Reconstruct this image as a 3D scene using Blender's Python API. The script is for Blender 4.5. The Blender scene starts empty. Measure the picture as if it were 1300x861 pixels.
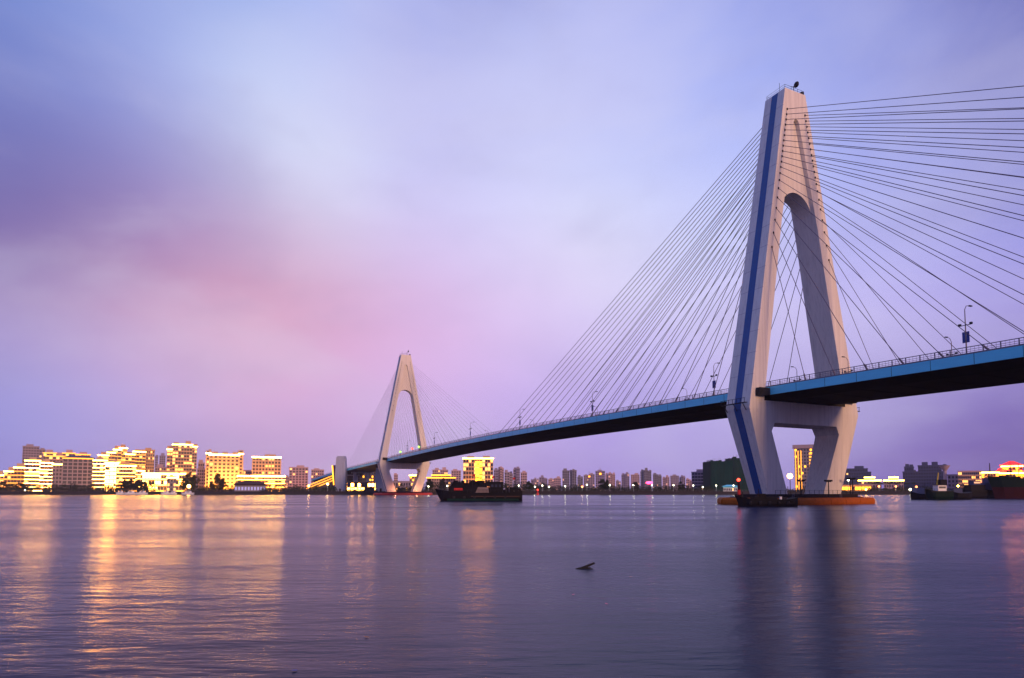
import bpy, bmesh, math, random
import numpy as np
from mathutils import Vector, Matrix
from mathutils.geometry import tessellate_polygon
random.seed(7); rng = np.random.default_rng(7)
S = bpy.context.scene; COL = S.collection

# ------------------------------------------------------------------ camera
FPX, PIT, CH, CY = 804.085, 0.0629, 3.24, 572.237
cam = bpy.data.cameras.new('camera'); cam.sensor_width = 36; cam.lens = FPX/1300*36
cam.shift_y = (CY-430.5)/1300; cam.clip_start = .2; cam.clip_end = 30000
co = bpy.data.objects.new('camera', cam); COL.objects.link(co)
co.location = (0, 0, CH); co.rotation_euler = (math.pi/2+PIT, 0, 0); S.camera = co
S.view_settings.view_transform = 'Standard'; S.view_settings.look = 'None'
S.view_settings.exposure = 0; S.view_settings.gamma = 1
S.render.resolution_x = 1024; S.render.resolution_y = 678

def lin(h):
    h = h.lstrip('#'); v = [int(h[i:i+2], 16)/255 for i in (0, 2, 4)]
    return tuple(((c+.055)/1.055)**2.4 if c > .04045 else c/12.92 for c in v)
def ray(u, v):          # direction of a sight line, used to read off real bearings of far things
    c, s = math.cos(PIT), math.sin(PIT); X = (u-650)/FPX; Z = (CY-v)/FPX
    return Vector((X, c-Z*s, s+Z*c))
def at(u, Y, v=610):    # x of a bearing at distance Y
    d = ray(u, v); return d.x/d.y*Y
def zat(v, Y):
    d = ray(650, v); return CH+d.z/d.y*Y

# ------------------------------------------------------------------ sky (overcast dusk, procedural cloud)
W = bpy.data.worlds.new('World'); S.world = W; W.use_nodes = True
nt = W.node_tree; nt.nodes.clear()
N = nt.nodes.new; L = nt.links.new
tc = N('ShaderNodeTexCoord')
nz = N('ShaderNodeTexNoise'); nz.inputs['Scale'].default_value = 1.7; nz.inputs['Detail'].default_value = 4; nz.inputs['Roughness'].default_value = .5
mp = N('ShaderNodeMapping'); mp.inputs['Rotation'].default_value = (0, math.radians(-28), 0); mp.inputs['Scale'].default_value = (.8, .8, 2.0)
L(tc.outputs['Generated'], mp.inputs[0]); L(mp.outputs[0], nz.inputs['Vector'])
sb = N('ShaderNodeVectorMath'); sb.operation = 'SUBTRACT'; L(nz.outputs['Color'], sb.inputs[0]); sb.inputs[1].default_value = (.5, .5, .5)
sc_ = N('ShaderNodeVectorMath'); sc_.operation = 'SCALE'; sc_.inputs['Scale'].default_value = .05; L(sb.outputs[0], sc_.inputs[0])
ad = N('ShaderNodeVectorMath'); ad.operation = 'ADD'; L(tc.outputs['Generated'], ad.inputs[0]); L(sc_.outputs[0], ad.inputs[1])
nm = N('ShaderNodeVectorMath'); nm.operation = 'NORMALIZE'; L(ad.outputs[0], nm.inputs[0])
sx = N('ShaderNodeSeparateXYZ'); L(nm.outputs[0], sx.inputs[0])
cr = N('ShaderNodeValToRGB'); L(sx.outputs['Z'], cr.inputs[0])
els = cr.color_ramp.elements
stops = [(0, '#a898d8'), (.1, '#bfa6e0'), (.25, '#beb2ee'), (.45, '#b4b4f2'), (.65, '#969ce2'), (1, '#7f88cc')]
els[0].position, els[1].position = 0, 1
els[0].color = lin(stops[0][1])+(1,); els[1].color = lin(stops[-1][1])+(1,)
for p_, c_ in stops[1:-1]:
    e = els.new(p_); e.color = lin(c_)+(1,)
cur = cr.outputs[0]
# broad banks of cloud: bearing (as a sight line) and colour, blended smoothly over the dome
grid = {-60: [(-80, '#7088d2'), (300, '#8ea2e4'), (650, '#9aa4ea'), (1000, '#8890dc'), (1320, '#6064b4')],
        40: [(-60, '#7c8cd0'), (100, '#8c98d8'), (240, '#9fa8e4'), (400, '#b0b8f2'), (530, '#a9aee9'), (650, '#aeb4ee'), (900, '#9ea7ec'), (1100, '#8890da'), (1320, '#686cbc')],
        120: [(-40, '#7c86ce'), (90, '#8e97da'), (200, '#a6b0ec'), (320, '#c2ccfa'), (430, '#b4b4ee'), (520, '#b4b2ee'), (640, '#b8b8f2'), (780, '#b0b2f2'), (930, '#a8aef0'), (1150, '#989ee6'), (1320, '#787cc8')],
        190: [(-40, '#7474b8'), (60, '#7c7abe'), (150, '#8a86c8'), (240, '#a8a4e0'), (330, '#ccd0fc'), (430, '#cdd2ff'), (540, '#bcb8f0'), (660, '#c2c2f8'), (800, '#bcc0f8'), (940, '#b2b8f6'), (1130, '#a6abf0'), (1320, '#888ad6')],
        260: [(-30, '#736aaa'), (70, '#7a70b0'), (160, '#8878b6'), (240, '#9f8cc8'), (320, '#c4b4e2'), (410, '#cfcdfc'), (510, '#c4bef2'), (620, '#c8c6f9'), (740, '#cacbfc'), (880, '#c0c2fa'), (1130, '#b6b8f8'), (1320, '#a0a2ea')],
        330: [(-30, '#8670ac'), (70, '#9c7eb0'), (160, '#b48ab8'), (250, '#be90b8'), (340, '#c29ac2'), (430, '#c8aedc'), (540, '#cbb6ea'), (660, '#d0c4f6'), (780, '#d2cefc'), (900, '#c8c6fa'), (1130, '#bcb8f6'), (1320, '#a8a2ea')],
        395: [(-30, '#a68cc4'), (70, '#b496c6'), (160, '#c89cc4'), (250, '#d6a2c6'), (340, '#daa0c0'), (430, '#d0a0ca'), (540, '#d0aade'), (660, '#d0b8ee'), (780, '#cec2f6'), (950, '#c6bcf4'), (1130, '#beb2f0'), (1320, '#a89ae2')],
        460: [(-30, '#a4a2e2'), (70, '#b4aee6'), (160, '#c4b2e6'), (250, '#ccaee0'), (340, '#d0a8d6'), (440, '#d4aee2'), (560, '#d2b2ea'), (700, '#cbb6f0'), (850, '#bcb0ee'), (1000, '#b8a8ea'), (1150, '#a898e0'), (1320, '#9480cc')],
        530: [(-30, '#9498e0'), (80, '#a29ee2'), (180, '#b4a2de'), (290, '#c4a6da'), (400, '#c8a8de'), (500, '#c6aae4'), (620, '#bea8e8'), (750, '#b2a0e6'), (880, '#ae9ee4'), (1000, '#a898e0'), (1130, '#9484cc'), (1240, '#8472bc'), (1330, '#7866ae')],
        600: [(-30, '#988cd4'), (100, '#aa98da'), (220, '#bca0d8'), (340, '#c6a2d6'), (480, '#c2a0d8'), (640, '#b8a0de'), (800, '#b09cde'), (960, '#a492d8'), (1130, '#8e7ac2'), (1320, '#745fa4')]}
def punch(h):        # a little more contrast, to make up for the smooth blending
    v = [int(h[i:i+2], 16) for i in (1, 3, 5)]; m_ = (180, 165, 222)
    w_ = [m+4+1.26*(c-m) for c, m in zip(v, m_)]; lu_ = (w_[0]+w_[1])/2; k = max(0, lu_-170)*.22; w_ = [w_[0]+k, w_[1]+k*.9, w_[2]-k*.15]
    return '#%02x%02x%02x' % tuple(int(max(0, min(255, c))) for c in w_)
SK = [(ray(u, v).normalized(), np.array(lin(punch(c_)))) for v, row in grid.items() for u, c_ in row]
SKD = np.array([d for d, c in SK]); SKC = np.array([c for d, c in SK])
def sky_at(az, el):
    d = np.array([math.sin(az)*math.cos(el), math.cos(az)*math.cos(el), math.sin(el)]); dt_ = SKD@d
    w_ = np.exp((dt_-dt_.max())*250); c = (w_[:, None]*SKC).sum(0)/w_.sum()
    far = min(1, max(0, (0.93-dt_.max())/.8)); return tuple(c*(1-far)+np.array(lin('#a2a0e0'))*far)
def fm(op, a, b=None):
    n = N('ShaderNodeMath'); n.operation = op; L(a, n.inputs[0])
    if b is not None: (L(b, n.inputs[1]) if not isinstance(b, (int, float)) else setattr(n.inputs[1], 'default_value', b))
    return n.outputs[0]
AZ0, AZ1 = math.radians(-56), math.radians(56)
azn = fm('ARCTAN2', sx.outputs['X'], sx.outputs['Y'])
azm = N('ShaderNodeMapRange'); L(azn, azm.inputs['Value']); azm.inputs['From Min'].default_value = AZ0; azm.inputs['From Max'].default_value = AZ1
eln = fm('ARCSINE', sx.outputs['Z'])
cur = None; rows = [0, 2.5, 5, 8, 11, 14, 17.5, 21, 24.5, 28, 32, 37, 44, 60, 90]
for j, e_ in enumerate(rows):
    rp_ = N('ShaderNodeValToRGB'); rp_.color_ramp.interpolation = 'B_SPLINE'; L(azm.outputs[0], rp_.inputs[0]); el_ = rp_.color_ramp.elements
    for k in range(32):
        f = k/31; c = sky_at(AZ0+(AZ1-AZ0)*f, math.radians(e_))
        q_ = el_[0] if k == 0 else el_[1] if k == 31 else None
        if k == 0: el_[0].position = 0; el_[0].color = tuple(c)+(1,)
    el_[1].position = 1; el_[1].color = tuple(sky_at(AZ1, math.radians(e_)))+(1,)
    for k in range(1, 31):
        q_ = el_.new(k/31); q_.color = tuple(sky_at(AZ0+(AZ1-AZ0)*k/31, math.radians(e_)))+(1,)
    if cur is None: cur = rp_.outputs[0]; continue
    mr = N('ShaderNodeMapRange'); L(eln, mr.inputs['Value']); mr.inputs['From Min'].default_value = math.radians(rows[j-1]); mr.inputs['From Max'].default_value = math.radians(e_)
    mx = N('ShaderNodeMix'); mx.data_type = 'RGBA'; L(mr.outputs[0], mx.inputs['Factor']); L(cur, mx.inputs['A']); L(rp_.outputs[0], mx.inputs['B']); cur = mx.outputs['Result']
# soft mottled and streaky cloud drawn out by the wind
def cloud(scale, rot, stretch, det, lo, hi, seed):
    m2 = N('ShaderNodeMapping'); m2.inputs['Rotation'].default_value = (0, math.radians(rot), 0); m2.inputs['Scale'].default_value = stretch; m2.inputs['Location'].default_value = (seed, seed*.7, 0)
    n2 = N('ShaderNodeTexNoise'); n2.inputs['Scale'].default_value = scale; n2.inputs['Detail'].default_value = det; n2.inputs['Roughness'].default_value = .52; n2.inputs['Distortion'].default_value = .35
    L(tc.outputs['Generated'], m2.inputs[0]); L(m2.outputs[0], n2.inputs['Vector'])
    r2 = N('ShaderNodeMapRange'); r2.interpolation_type = 'SMOOTHSTEP'; r2.inputs['From Min'].default_value = lo; r2.inputs['From Max'].default_value = hi; L(n2.outputs[0], r2.inputs['Value']); return r2.outputs[0]
def over(fac, k, c_):
    global cur
    f = fm('MULTIPLY', fac, k); mx = N('ShaderNodeMix'); mx.data_type = 'RGBA'; L(f, mx.inputs['Factor']); L(cur, mx.inputs['A']); mx.inputs['B'].default_value = lin(c_)+(1,); cur = mx.outputs['Result']
over(cloud(2.4, -30, (.75, .75, 1.5), 5, .42, .72, 3.1), .20, '#8880b0')
over(cloud(2.9, -34, (.7, .7, 1.7), 6, .44, .70, 7.7), .28, '#dedaf2')
over(cloud(5.2, -20, (.75, .75, 1.4), 6, .47, .74, 1.3), .15, '#8f88b8')
class _V: outputs = [cur]
vs = _V
bg = N('ShaderNodeBackground'); L(vs.outputs[0], bg.inputs[0]); bg.inputs[1].default_value = 1.0
wo = N('ShaderNodeOutputWorld'); L(bg.outputs[0], wo.inputs[0])

# the near bank's warm lamplight reaches the bridge from behind the camera, low and soft
sun = bpy.data.lights.new('sun', 'SUN'); sun.energy = 2.5; sun.angle = math.radians(12); sun.color = (1, .54, .26)
so = bpy.data.objects.new('sun', sun); COL.objects.link(so)
so.rotation_euler = (-Vector((.50, -.84, .22))).to_track_quat('-Z', 'Y').to_euler()

# ------------------------------------------------------------------ materials
M = {}
def mat(name, col, rough=.7, metal=0, var=.12, scale=.6, bump=0., bscale=4, spec=.5, stretch=(1, 1, 1), streak=0):
    m = bpy.data.materials.new(name); m.use_nodes = True; t = m.node_tree
    b = t.nodes['Principled BSDF']; b.inputs['Roughness'].default_value = rough; b.inputs['Metallic'].default_value = metal
    b.inputs['Specular IOR Level'].default_value = spec
    if isinstance(col, str): col = lin(col)
    tcn = t.nodes.new('ShaderNodeTexCoord'); mpn = t.nodes.new('ShaderNodeMapping'); mpn.inputs['Scale'].default_value = stretch
    t.links.new(tcn.outputs['Object'], mpn.inputs[0])
    n = t.nodes.new('ShaderNodeTexNoise'); n.inputs['Scale'].default_value = scale; n.inputs['Detail'].default_value = 6
    t.links.new(mpn.outputs[0], n.inputs['Vector'])
    x = t.nodes.new('ShaderNodeMix'); x.data_type = 'RGBA'; t.links.new(n.outputs[0], x.inputs['Factor'])
    x.inputs['A'].default_value = tuple(c*(1-var) for c in col)+(1,); x.inputs['B'].default_value = tuple(min(1, c*(1+var)) for c in col)+(1,)
    out = x.outputs['Result']
    if streak:      # rain streaks and grime running down
        ms = t.nodes.new('ShaderNodeMapping'); ms.inputs['Scale'].default_value = (1.6, 1.6, .035); t.links.new(tcn.outputs['Object'], ms.inputs[0])
        ns = t.nodes.new('ShaderNodeTexNoise'); ns.inputs['Scale'].default_value = 1.3; ns.inputs['Detail'].default_value = 8; ns.inputs['Roughness'].default_value = .65; t.links.new(ms.outputs[0], ns.inputs['Vector'])
        rs_ = t.nodes.new('ShaderNodeMapRange'); rs_.inputs['From Min'].default_value = .48; rs_.inputs['From Max'].default_value = .72; rs_.inputs['To Max'].default_value = streak; t.links.new(ns.outputs[0], rs_.inputs['Value'])
        xs = t.nodes.new('ShaderNodeMix'); xs.data_type = 'RGBA'; t.links.new(rs_.outputs[0], xs.inputs['Factor']); t.links.new(out, xs.inputs['A']); xs.inputs['B'].default_value = (.12, .09, .08, 1); out = xs.outputs['Result']
    t.links.new(out, b.inputs['Base Color'])
    if bump:
        n3 = t.nodes.new('ShaderNodeTexNoise'); n3.inputs['Scale'].default_value = bscale; n3.inputs['Detail'].default_value = 4
        t.links.new(tcn.outputs['Object'], n3.inputs['Vector'])
        bp = t.nodes.new('ShaderNodeBump'); bp.inputs['Strength'].default_value = bump; bp.inputs['Distance'].default_value = .05
        t.links.new(n3.outputs[0], bp.inputs['Height']); t.links.new(bp.outputs[0], b.inputs['Normal'])
    M[name] = m; return m
def emi(name, col, st):
    m = bpy.data.materials.new(name); m.use_nodes = True; b = m.node_tree.nodes['Principled BSDF']
    b.inputs['Base Color'].default_value = col+(1,); b.inputs['Emission Color'].default_value = col+(1,); b.inputs['Emission Strength'].default_value = st
    M[name] = m; return m
mat('tower_paint', (.76, .71, .65), .6, var=.16, scale=.5, bump=.15, stretch=(1.4, 1.4, .12), streak=.26)
mat('blue_paint', (.010, .085, .30), .5, var=.25, scale=1.2, streak=.12)
mat('fascia_blue', (.13, .70, .95), .5, var=.14, scale=.35, stretch=(1, .5, 2))
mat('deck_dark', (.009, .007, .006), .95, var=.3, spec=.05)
mat('asphalt', (.05, .05, .052), .9)
mat('cable', (.09, .065, .11), .5, var=.1)
mat('rail', (.16, .14, .18), .5)
mat('dark_steel', (.02, .02, .025), .5, spec=.08)
mat('cap_concrete', (.028, .02, .022), .85, spec=.08, var=.35, scale=1.5, bump=.4)
mat('fender_orange', (.42, .10, .008), .6, spec=.08, var=.35, scale=1.2, bump=.3)
mat('fender_red', (.55, .03, .02), .6)
mat('pale_concrete', (.42, .46, .58), .8, var=.12, streak=.3)
mat('quay', (.02, .018, .02), .9, var=.4, scale=.3, bump=.5)
mat('land', (.05, .055, .04), .95, var=.3, scale=.05)
mat('leaf', (.02, .032, .014), .8, spec=.08, var=.5, scale=.25)
mat('leaf_b', (.04, .06, .02), .8, var=.5, scale=.4)
mat('bark', (.06, .045, .035), .9)
mat('glass', (.03, .035, .06), .15, var=.3)
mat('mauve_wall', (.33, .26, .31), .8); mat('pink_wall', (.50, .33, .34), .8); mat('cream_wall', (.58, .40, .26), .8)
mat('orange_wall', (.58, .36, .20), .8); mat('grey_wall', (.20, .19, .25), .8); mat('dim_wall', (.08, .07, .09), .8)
mat('lilac_wall', (.28, .23, .34), .85); mat('blue_grey_wall', (.06, .075, .15), .7, spec=.08); mat('green_net', (.001, .030, .024), .9, spec=.08, var=.5, scale=.15, stretch=(3, 3, .2))
mat('roof_dark', (.05, .055, .09), .7); mat('roof_red', (.45, .05, .03), .6); mat('white_paint', (.75, .75, .78), .4)
mat('hull_dark', (.007, .007, .010), .6, spec=.08); mat('hull_green', (.001, .014, .011), .6, spec=.08, var=.4); mat('hull_red', (.035, .004, .007), .7, spec=.08, var=.4, scale=.8)
mat('rust', (.05, .018, .012), .8, var=.4, scale=1); mat('tarp', (.18, .14, .14), .9, bump=.5); mat('banner_blue', (.01, .045, .28), .6)
mat('wood_wet', (.004, .003, .003), .8, bump=.6, bscale=12); mat('yellow_paint', (.55, .38, .02), .5); mat('red_cloth', (.55, .02, .02), .8)
mat('leaf_dry', (.3, .12, .02), .7); mat('petal_pink', (.4, .08, .14), .7)
mat('boot_green', (.002, .022, .019), .7, spec=.1); emi('E_hot', (1, .40, .05), 36); emi('E_white', (1, .50, .11), 50); emi('E_orange', (1, .36, .035), 2.3); emi('E_win', (1, .50, .12), 2.2)
emi('E_yellow', (1, .36, .02), 4.2); emi('E_dimwin', (1, .55, .3), .55); emi('E_red', (1, .04, .02), 9); emi('E_green', (.25, 1, .05), 5); emi('E_lamp', (1, .92, .62), 16)
emi('E_wallglow', (.35, .38, .8), .45); emi('E_added_red', (1, .03, .02), 7); emi('E_roofglow', (1, .02, .012), 1.3); emi('E_pink', (1, .05, .16), 6); emi('E_sodium', (1, .25, .08), 5)

# ------------------------------------------------------------------ mesh helpers
class MB:
    def __init__(s): s.v = []; s.f = []
    def add(s, vs, fs):
        o = len(s.v); s.v += [tuple(p) for p in vs]; s.f += [tuple(i+o for i in f) for f in fs]; return s
    def box(s, x0, x1, y0, y1, z0, z1):
        return s.add([(x0, y0, z0), (x1, y0, z0), (x1, y1, z0), (x0, y1, z0), (x0, y0, z1), (x1, y0, z1), (x1, y1, z1), (x0, y1, z1)],
                     [(0, 3, 2, 1), (4, 5, 6, 7), (0, 1, 5, 4), (1, 2, 6, 5), (2, 3, 7, 6), (3, 0, 4, 7)])
    def prism(s, poly, z0, z1, k=1, c=(0, 0)):      # polygon in xy, top scaled by k about c
        n = len(poly)
        vs = [(x, y, z0) for x, y in poly]+[(c[0]+(x-c[0])*k, c[1]+(y-c[1])*k, z1) for x, y in poly]
        return s.add(vs, [tuple(range(n-1, -1, -1)), tuple(range(n, 2*n))]+[(i, (i+1) % n, n+(i+1) % n, n+i) for i in range(n)])
    def tube(s, a, b, r, r2=None, n=6):
        a = Vector(a); b = Vector(b); r2 = r if r2 is None else r2; d = (b-a).normalized()
        p = d.orthogonal().normalized(); q = d.cross(p)
        vs = [a+(p*math.cos(t)+q*math.sin(t))*r for t in [2*math.pi*i/n for i in range(n)]]
        vs += [b+(p*math.cos(t)+q*math.sin(t))*r2 for t in [2*math.pi*i/n for i in range(n)]]
        return s.add(vs, [tuple(range(n-1, -1, -1)), tuple(range(n, 2*n))]+[(i, (i+1) % n, n+(i+1) % n, n+i) for i in range(n)])
    def ball(s, c, r, n=8, m=5, k=(1, 1, 1)):
        vs = []; fs = []
        for j in range(m+1):
            a = math.pi*j/m
            for i in range(n):
                t = 2*math.pi*i/n; vs.append((c[0]+r*k[0]*math.sin(a)*math.cos(t), c[1]+r*k[1]*math.sin(a)*math.sin(t), c[2]+r*k[2]*math.cos(a)))
        for j in range(m):
            for i in range(n): fs.append((j*n+i, (j+1)*n+i, (j+1)*n+(i+1) % n, j*n+(i+1) % n))
        return s.add(vs, fs)
    def build(s, name, m, parent=None, kind=None, label=None, smooth=False):
        me = bpy.data.meshes.new(name); me.from_pydata(s.v, [], s.f); me.materials.append(M[m] if isinstance(m, str) else m)
        if smooth:
            for p in me.polygons: p.use_smooth = True
        o = bpy.data.objects.new(name, me); COL.objects.link(o)
        if parent: o.parent = parent
        if kind: o['kind'] = kind
        if label: o['label'] = label
        return o
def tag(o, label, cat, group=None):
    o['label'] = label; o['category'] = cat
    if group: o['group'] = group
    return o
def thing(name, label, cat, loc=(0, 0, 0), rz=0, group=None):
    o = bpy.data.objects.new(name, None); COL.objects.link(o); o.location = loc; o.rotation_euler = (0, 0, rz); return tag(o, label, cat, group)
def copy_tree(o, parent=None):
    c = o.copy(); COL.objects.link(c); c.parent = parent
    for ch in o.children[:]: copy_tree(ch, c)
    return c

# ------------------------------------------------------------------ water and land
def water_mat():
    m = bpy.data.materials.new('water'); m.use_nodes = True; t = m.node_tree; b = t.nodes['Principled BSDF']
    b.inputs['Base Color'].default_value = (.008, .018, .05, 1); b.inputs['Specular Tint'].default_value = (.72, .84, 1, 1); b.inputs['IOR'].default_value = 1.155
    b.inputs['Roughness'].default_value = .16
    c = t.nodes.new('ShaderNodeTexCoord')
    def noise(scale, sx_, sy_, det, rot=0):
        mpn = t.nodes.new('ShaderNodeMapping'); mpn.inputs['Scale'].default_value = (sx_, sy_, 1); mpn.inputs['Rotation'].default_value = (0, 0, rot)
        t.links.new(c.outputs['Object'], mpn.inputs[0]); n = t.nodes.new('ShaderNodeTexNoise')
        n.inputs['Scale'].default_value = scale; n.inputs['Detail'].default_value = det; n.inputs['Roughness'].default_value = .6
        t.links.new(mpn.outputs[0], n.inputs['Vector']); return n.outputs[0]
    a = noise(1.0, .8, 2.6, 3, .12); d = noise(.22, .5, 1.5, 3, -.1); e = noise(.035, .5, 1.6, 2, .06)
    b1 = t.nodes.new('ShaderNodeBump'); b1.inputs['Strength'].default_value = 1; b1.inputs['Distance'].default_value = .034; t.links.new(a, b1.inputs['Height'])
    b2 = t.nodes.new('ShaderNodeBump'); b2.inputs['Strength'].default_value = 1; b2.inputs['Distance'].default_value = .11; t.links.new(d, b2.inputs['Height']); t.links.new(b1.outputs[0], b2.inputs['Normal'])
    t.links.new(b2.outputs[0], b.inputs['Normal'])
    r = t.nodes.new('ShaderNodeMapRange'); t.links.new(e, r.inputs['Value']); r.inputs['From Min'].default_value = .35; r.inputs['From Max'].default_value = .65
    r.inputs['To Min'].default_value = .17; r.inputs['To Max'].default_value = .27; t.links.new(r.outputs[0], b.inputs['Roughness'])
    M['water'] = m
water_mat()
BY = 495.; ZL = 2.4
w = MB().add([(-6000, -400, 0), (6000, -400, 0), (6000, BY+1, 0), (-6000, BY+1, 0)], [(0, 1, 2, 3)]).build('water', 'water', kind='structure')
g = MB().add([(-9000, BY+.6, ZL), (9000, BY+.6, ZL), (16000, 16000, ZL), (-16000, 16000, ZL)], [(0, 1, 2, 3)]).build('ground', 'land', kind='structure')
q = MB().box(-6000, 6000, BY, BY+.9, -2, ZL+.25); q.box(-6000, 6000, BY-1.2, BY-.002, -2, .7)
q.build('quay', 'quay', kind='structure')
r_ = MB(); r_.box(-420, 420, BY+1.5, BY+1.6, ZL+1.25, ZL+1.33)
for i in range(280): r_.box(-420+i*3, -419.9+i*3, BY+1.5, BY+1.6, ZL, ZL+1.25)
tag(r_.build('quay_railing', 'rail'), 'low steel handrail running along the top of the far quay', 'railing')

# ------------------------------------------------------------------ the bridge.  local x = across (t), y = along (s)
AX, AY, PHI = 69.029, 154.161, .4494
bridge = thing('cable_stayed_bridge', 'long cable-stayed bridge with blue-edged deck and two white A-shaped towers', 'bridge', (AX, AY, 0), PHI)
T3 = Matrix.Translation((AX, AY, 0)) @ Matrix.Rotation(PHI, 4, 'Z')
def bw(t, s, z): return T3 @ Vector((t, s, z))
prof = [(-330, 20), (-150, 25.0), (-55, 26.2), (0, 27.1), (60, 27.8), (110, 28.2), (160, 28.3), (215, 28.0), (270, 27.1), (340, 25.8), (480, 23.2), (600, 20.0), (700, 16.5)]
def dz(s):
    for i in range(len(prof)-1):
        if prof[i][0] <= s <= prof[i+1][0]:
            p0 = prof[max(0, i-1)]; p1 = prof[i]; p2 = prof[i+1]; p3 = prof[min(len(prof)-1, i+2)]
            m1 = (p2[1]-p0[1])/(p2[0]-p0[0]); m2_ = (p3[1]-p1[1])/(p3[0]-p1[0]); h = p2[0]-p1[0]; t = (s-p1[0])/h
            return (2*t**3-3*t*t+1)*p1[1]+(t**3-2*t*t+t)*h*m1+(-2*t**3+3*t*t)*p2[1]+(t**3-t*t)*h*m2_
    return prof[-1][1]
def sweep(mb, poly, ss):    # polygon in (t, dz) swept along the deck
    n = len(poly); vs = []; fs = []
    for s in ss:
        z = dz(s); vs += [(t, s, z+h) for t, h in poly]
    for k in range(len(ss)-1):
        for i in range(n): fs.append((k*n+i, k*n+(i+1) % n, (k+1)*n+(i+1) % n, (k+1)*n+i))
    fs += [tuple(range(n)), tuple(range((len(ss)-1)*n, len(ss)*n))[::-1]]
    mb.add(vs, fs)
ss = [-320+8*i for i in range(128)]
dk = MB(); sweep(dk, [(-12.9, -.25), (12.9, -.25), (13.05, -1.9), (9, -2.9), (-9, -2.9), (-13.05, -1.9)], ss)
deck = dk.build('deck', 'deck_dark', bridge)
for i, s in enumerate(range(-316, 690, 14)): pass
gb = MB()
for s in np.arange(-60, 345, 7.15):
    z = dz(s)-2.9; gb.box(-8.8, 8.8, s-.2, s+.2, z-.04, z+.1)
gb.build('cross_girders', 'deck_dark', deck, kind='stuff')
js = MB()
for s in np.arange(-62, 640, 7.15):
    for sg in (-1, 1):
        a, b = sorted((sg*13.25, sg*13.312)); js.box(a, b, s-.035, s+.035, dz(s)-1.84, dz(s)-.03)
js.build('fascia_joints', 'deck_dark', deck, kind='stuff')
rd = MB(); sweep(rd, [(-11.4, -.24), (11.4, -.24), (11.4, -.2), (-11.4, -.2)], ss); rd.build('roadway', 'asphalt', deck)
ln = MB()
for t in (-10.8, -.35, .35, 10.8): sweep(ln, [(t-.08, -.196), (t+.08, -.196), (t+.08, -.192), (t-.08, -.192)], ss)
ln.build('road_marking', 'white_paint', deck)
for sg in (-1, 1):
    f = MB(); a, b = sorted((13.06*sg, 13.3*sg)); sweep(f, [(a, -1.85), (b, -1.85), (b, -.02), (a, -.02)], ss); f.build('fascia', 'fascia_blue', deck)
    k = MB(); a, b = sorted((12.5*sg, 13.22*sg)); sweep(k, [(a, -.018), (b, -.018), (b, .26), (a, .26)], ss); k.build('kerb', 'rail', deck)
    for h in (1.22, .82, .48):
        k = MB(); t = 13.0*sg; w_ = .06 if h > 1 else .03
        sweep(k, [(t-w_, h), (t+w_, h), (t+w_, h+2*w_), (t-w_, h+2*w_)], ss); k.build('rail', 'rail', deck)
pm = bpy.data.meshes.new('railing_post'); pb = MB().box(-.07, .07, -.07, .07, 0, 1.2); pm.from_pydata(pb.v, [], pb.f); pm.materials.append(M['rail'])
for i in range(155):
    s = -62+2.6*i; o = bpy.data.objects.new('railing_post', pm); COL.objects.link(o); o.parent = deck; o.location = (-13.0, s, dz(s)+.1)
fb = MB()
for i in range(155):
    s = -62+2.6*i; fb.box(12.93, 13.07, s-.07, s+.07, dz(s)+.1, dz(s)+1.3)
for i in range(600):
    s = -62+.65*i; fb.box(-13.02, -12.98, s-.015, s+.015, dz(s)+.25, dz(s)+1.25)
fb.build('balusters', 'rail', deck, kind='stuff')

# towers
def outer(z): return 12.4+(18.6-12.4)*(z-2.4)/(22.1-2.4) if z < 22.1 else 18.6-(18.6-3.55)*(z-22.1)/(102.2-22.1)
def thick(z): return 5.5+(7.3-5.5)*(z-2.4)/(22.1-2.4) if z < 22.1 else 7.3-(7.3-6.1)*(z-22.1)/(102.2-22.1)
def plate(mb, loops, so_, off=0):
    tris = tessellate_polygon([[Vector((a, b, 0)) for a, b in lp] for lp in loops])
    fl = [p for lp in loops for p in lp]
    n = len(fl); vs = [(t, so_-(thick(z)/2-off), z) for t, z in fl]+[(t, so_+(thick(z)/2-off), z) for t, z in fl]
    fs = []
    for a, b, c in tris:
        A, B, C = fl[a], fl[b], fl[c]; ar = (B[0]-A[0])*(C[1]-A[1])-(C[0]-A[0])*(B[1]-A[1])
        if ar < 0: a, c = c, a
        fs += [(a, b, c), (n+c, n+b, n+a)]
    k = 0
    for lp in loops:
        m_ = len(lp)
        for i in range(m_):
            a, b = k+i, k+(i+1) % m_
            if abs(fl[a][1]-22.1) < 1e-6 and abs(fl[b][1]-22.1) < 1e-6: continue
            fs.append((a, b, n+b, n+a))
        k += m_
    mb.add(vs, fs)
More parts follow.
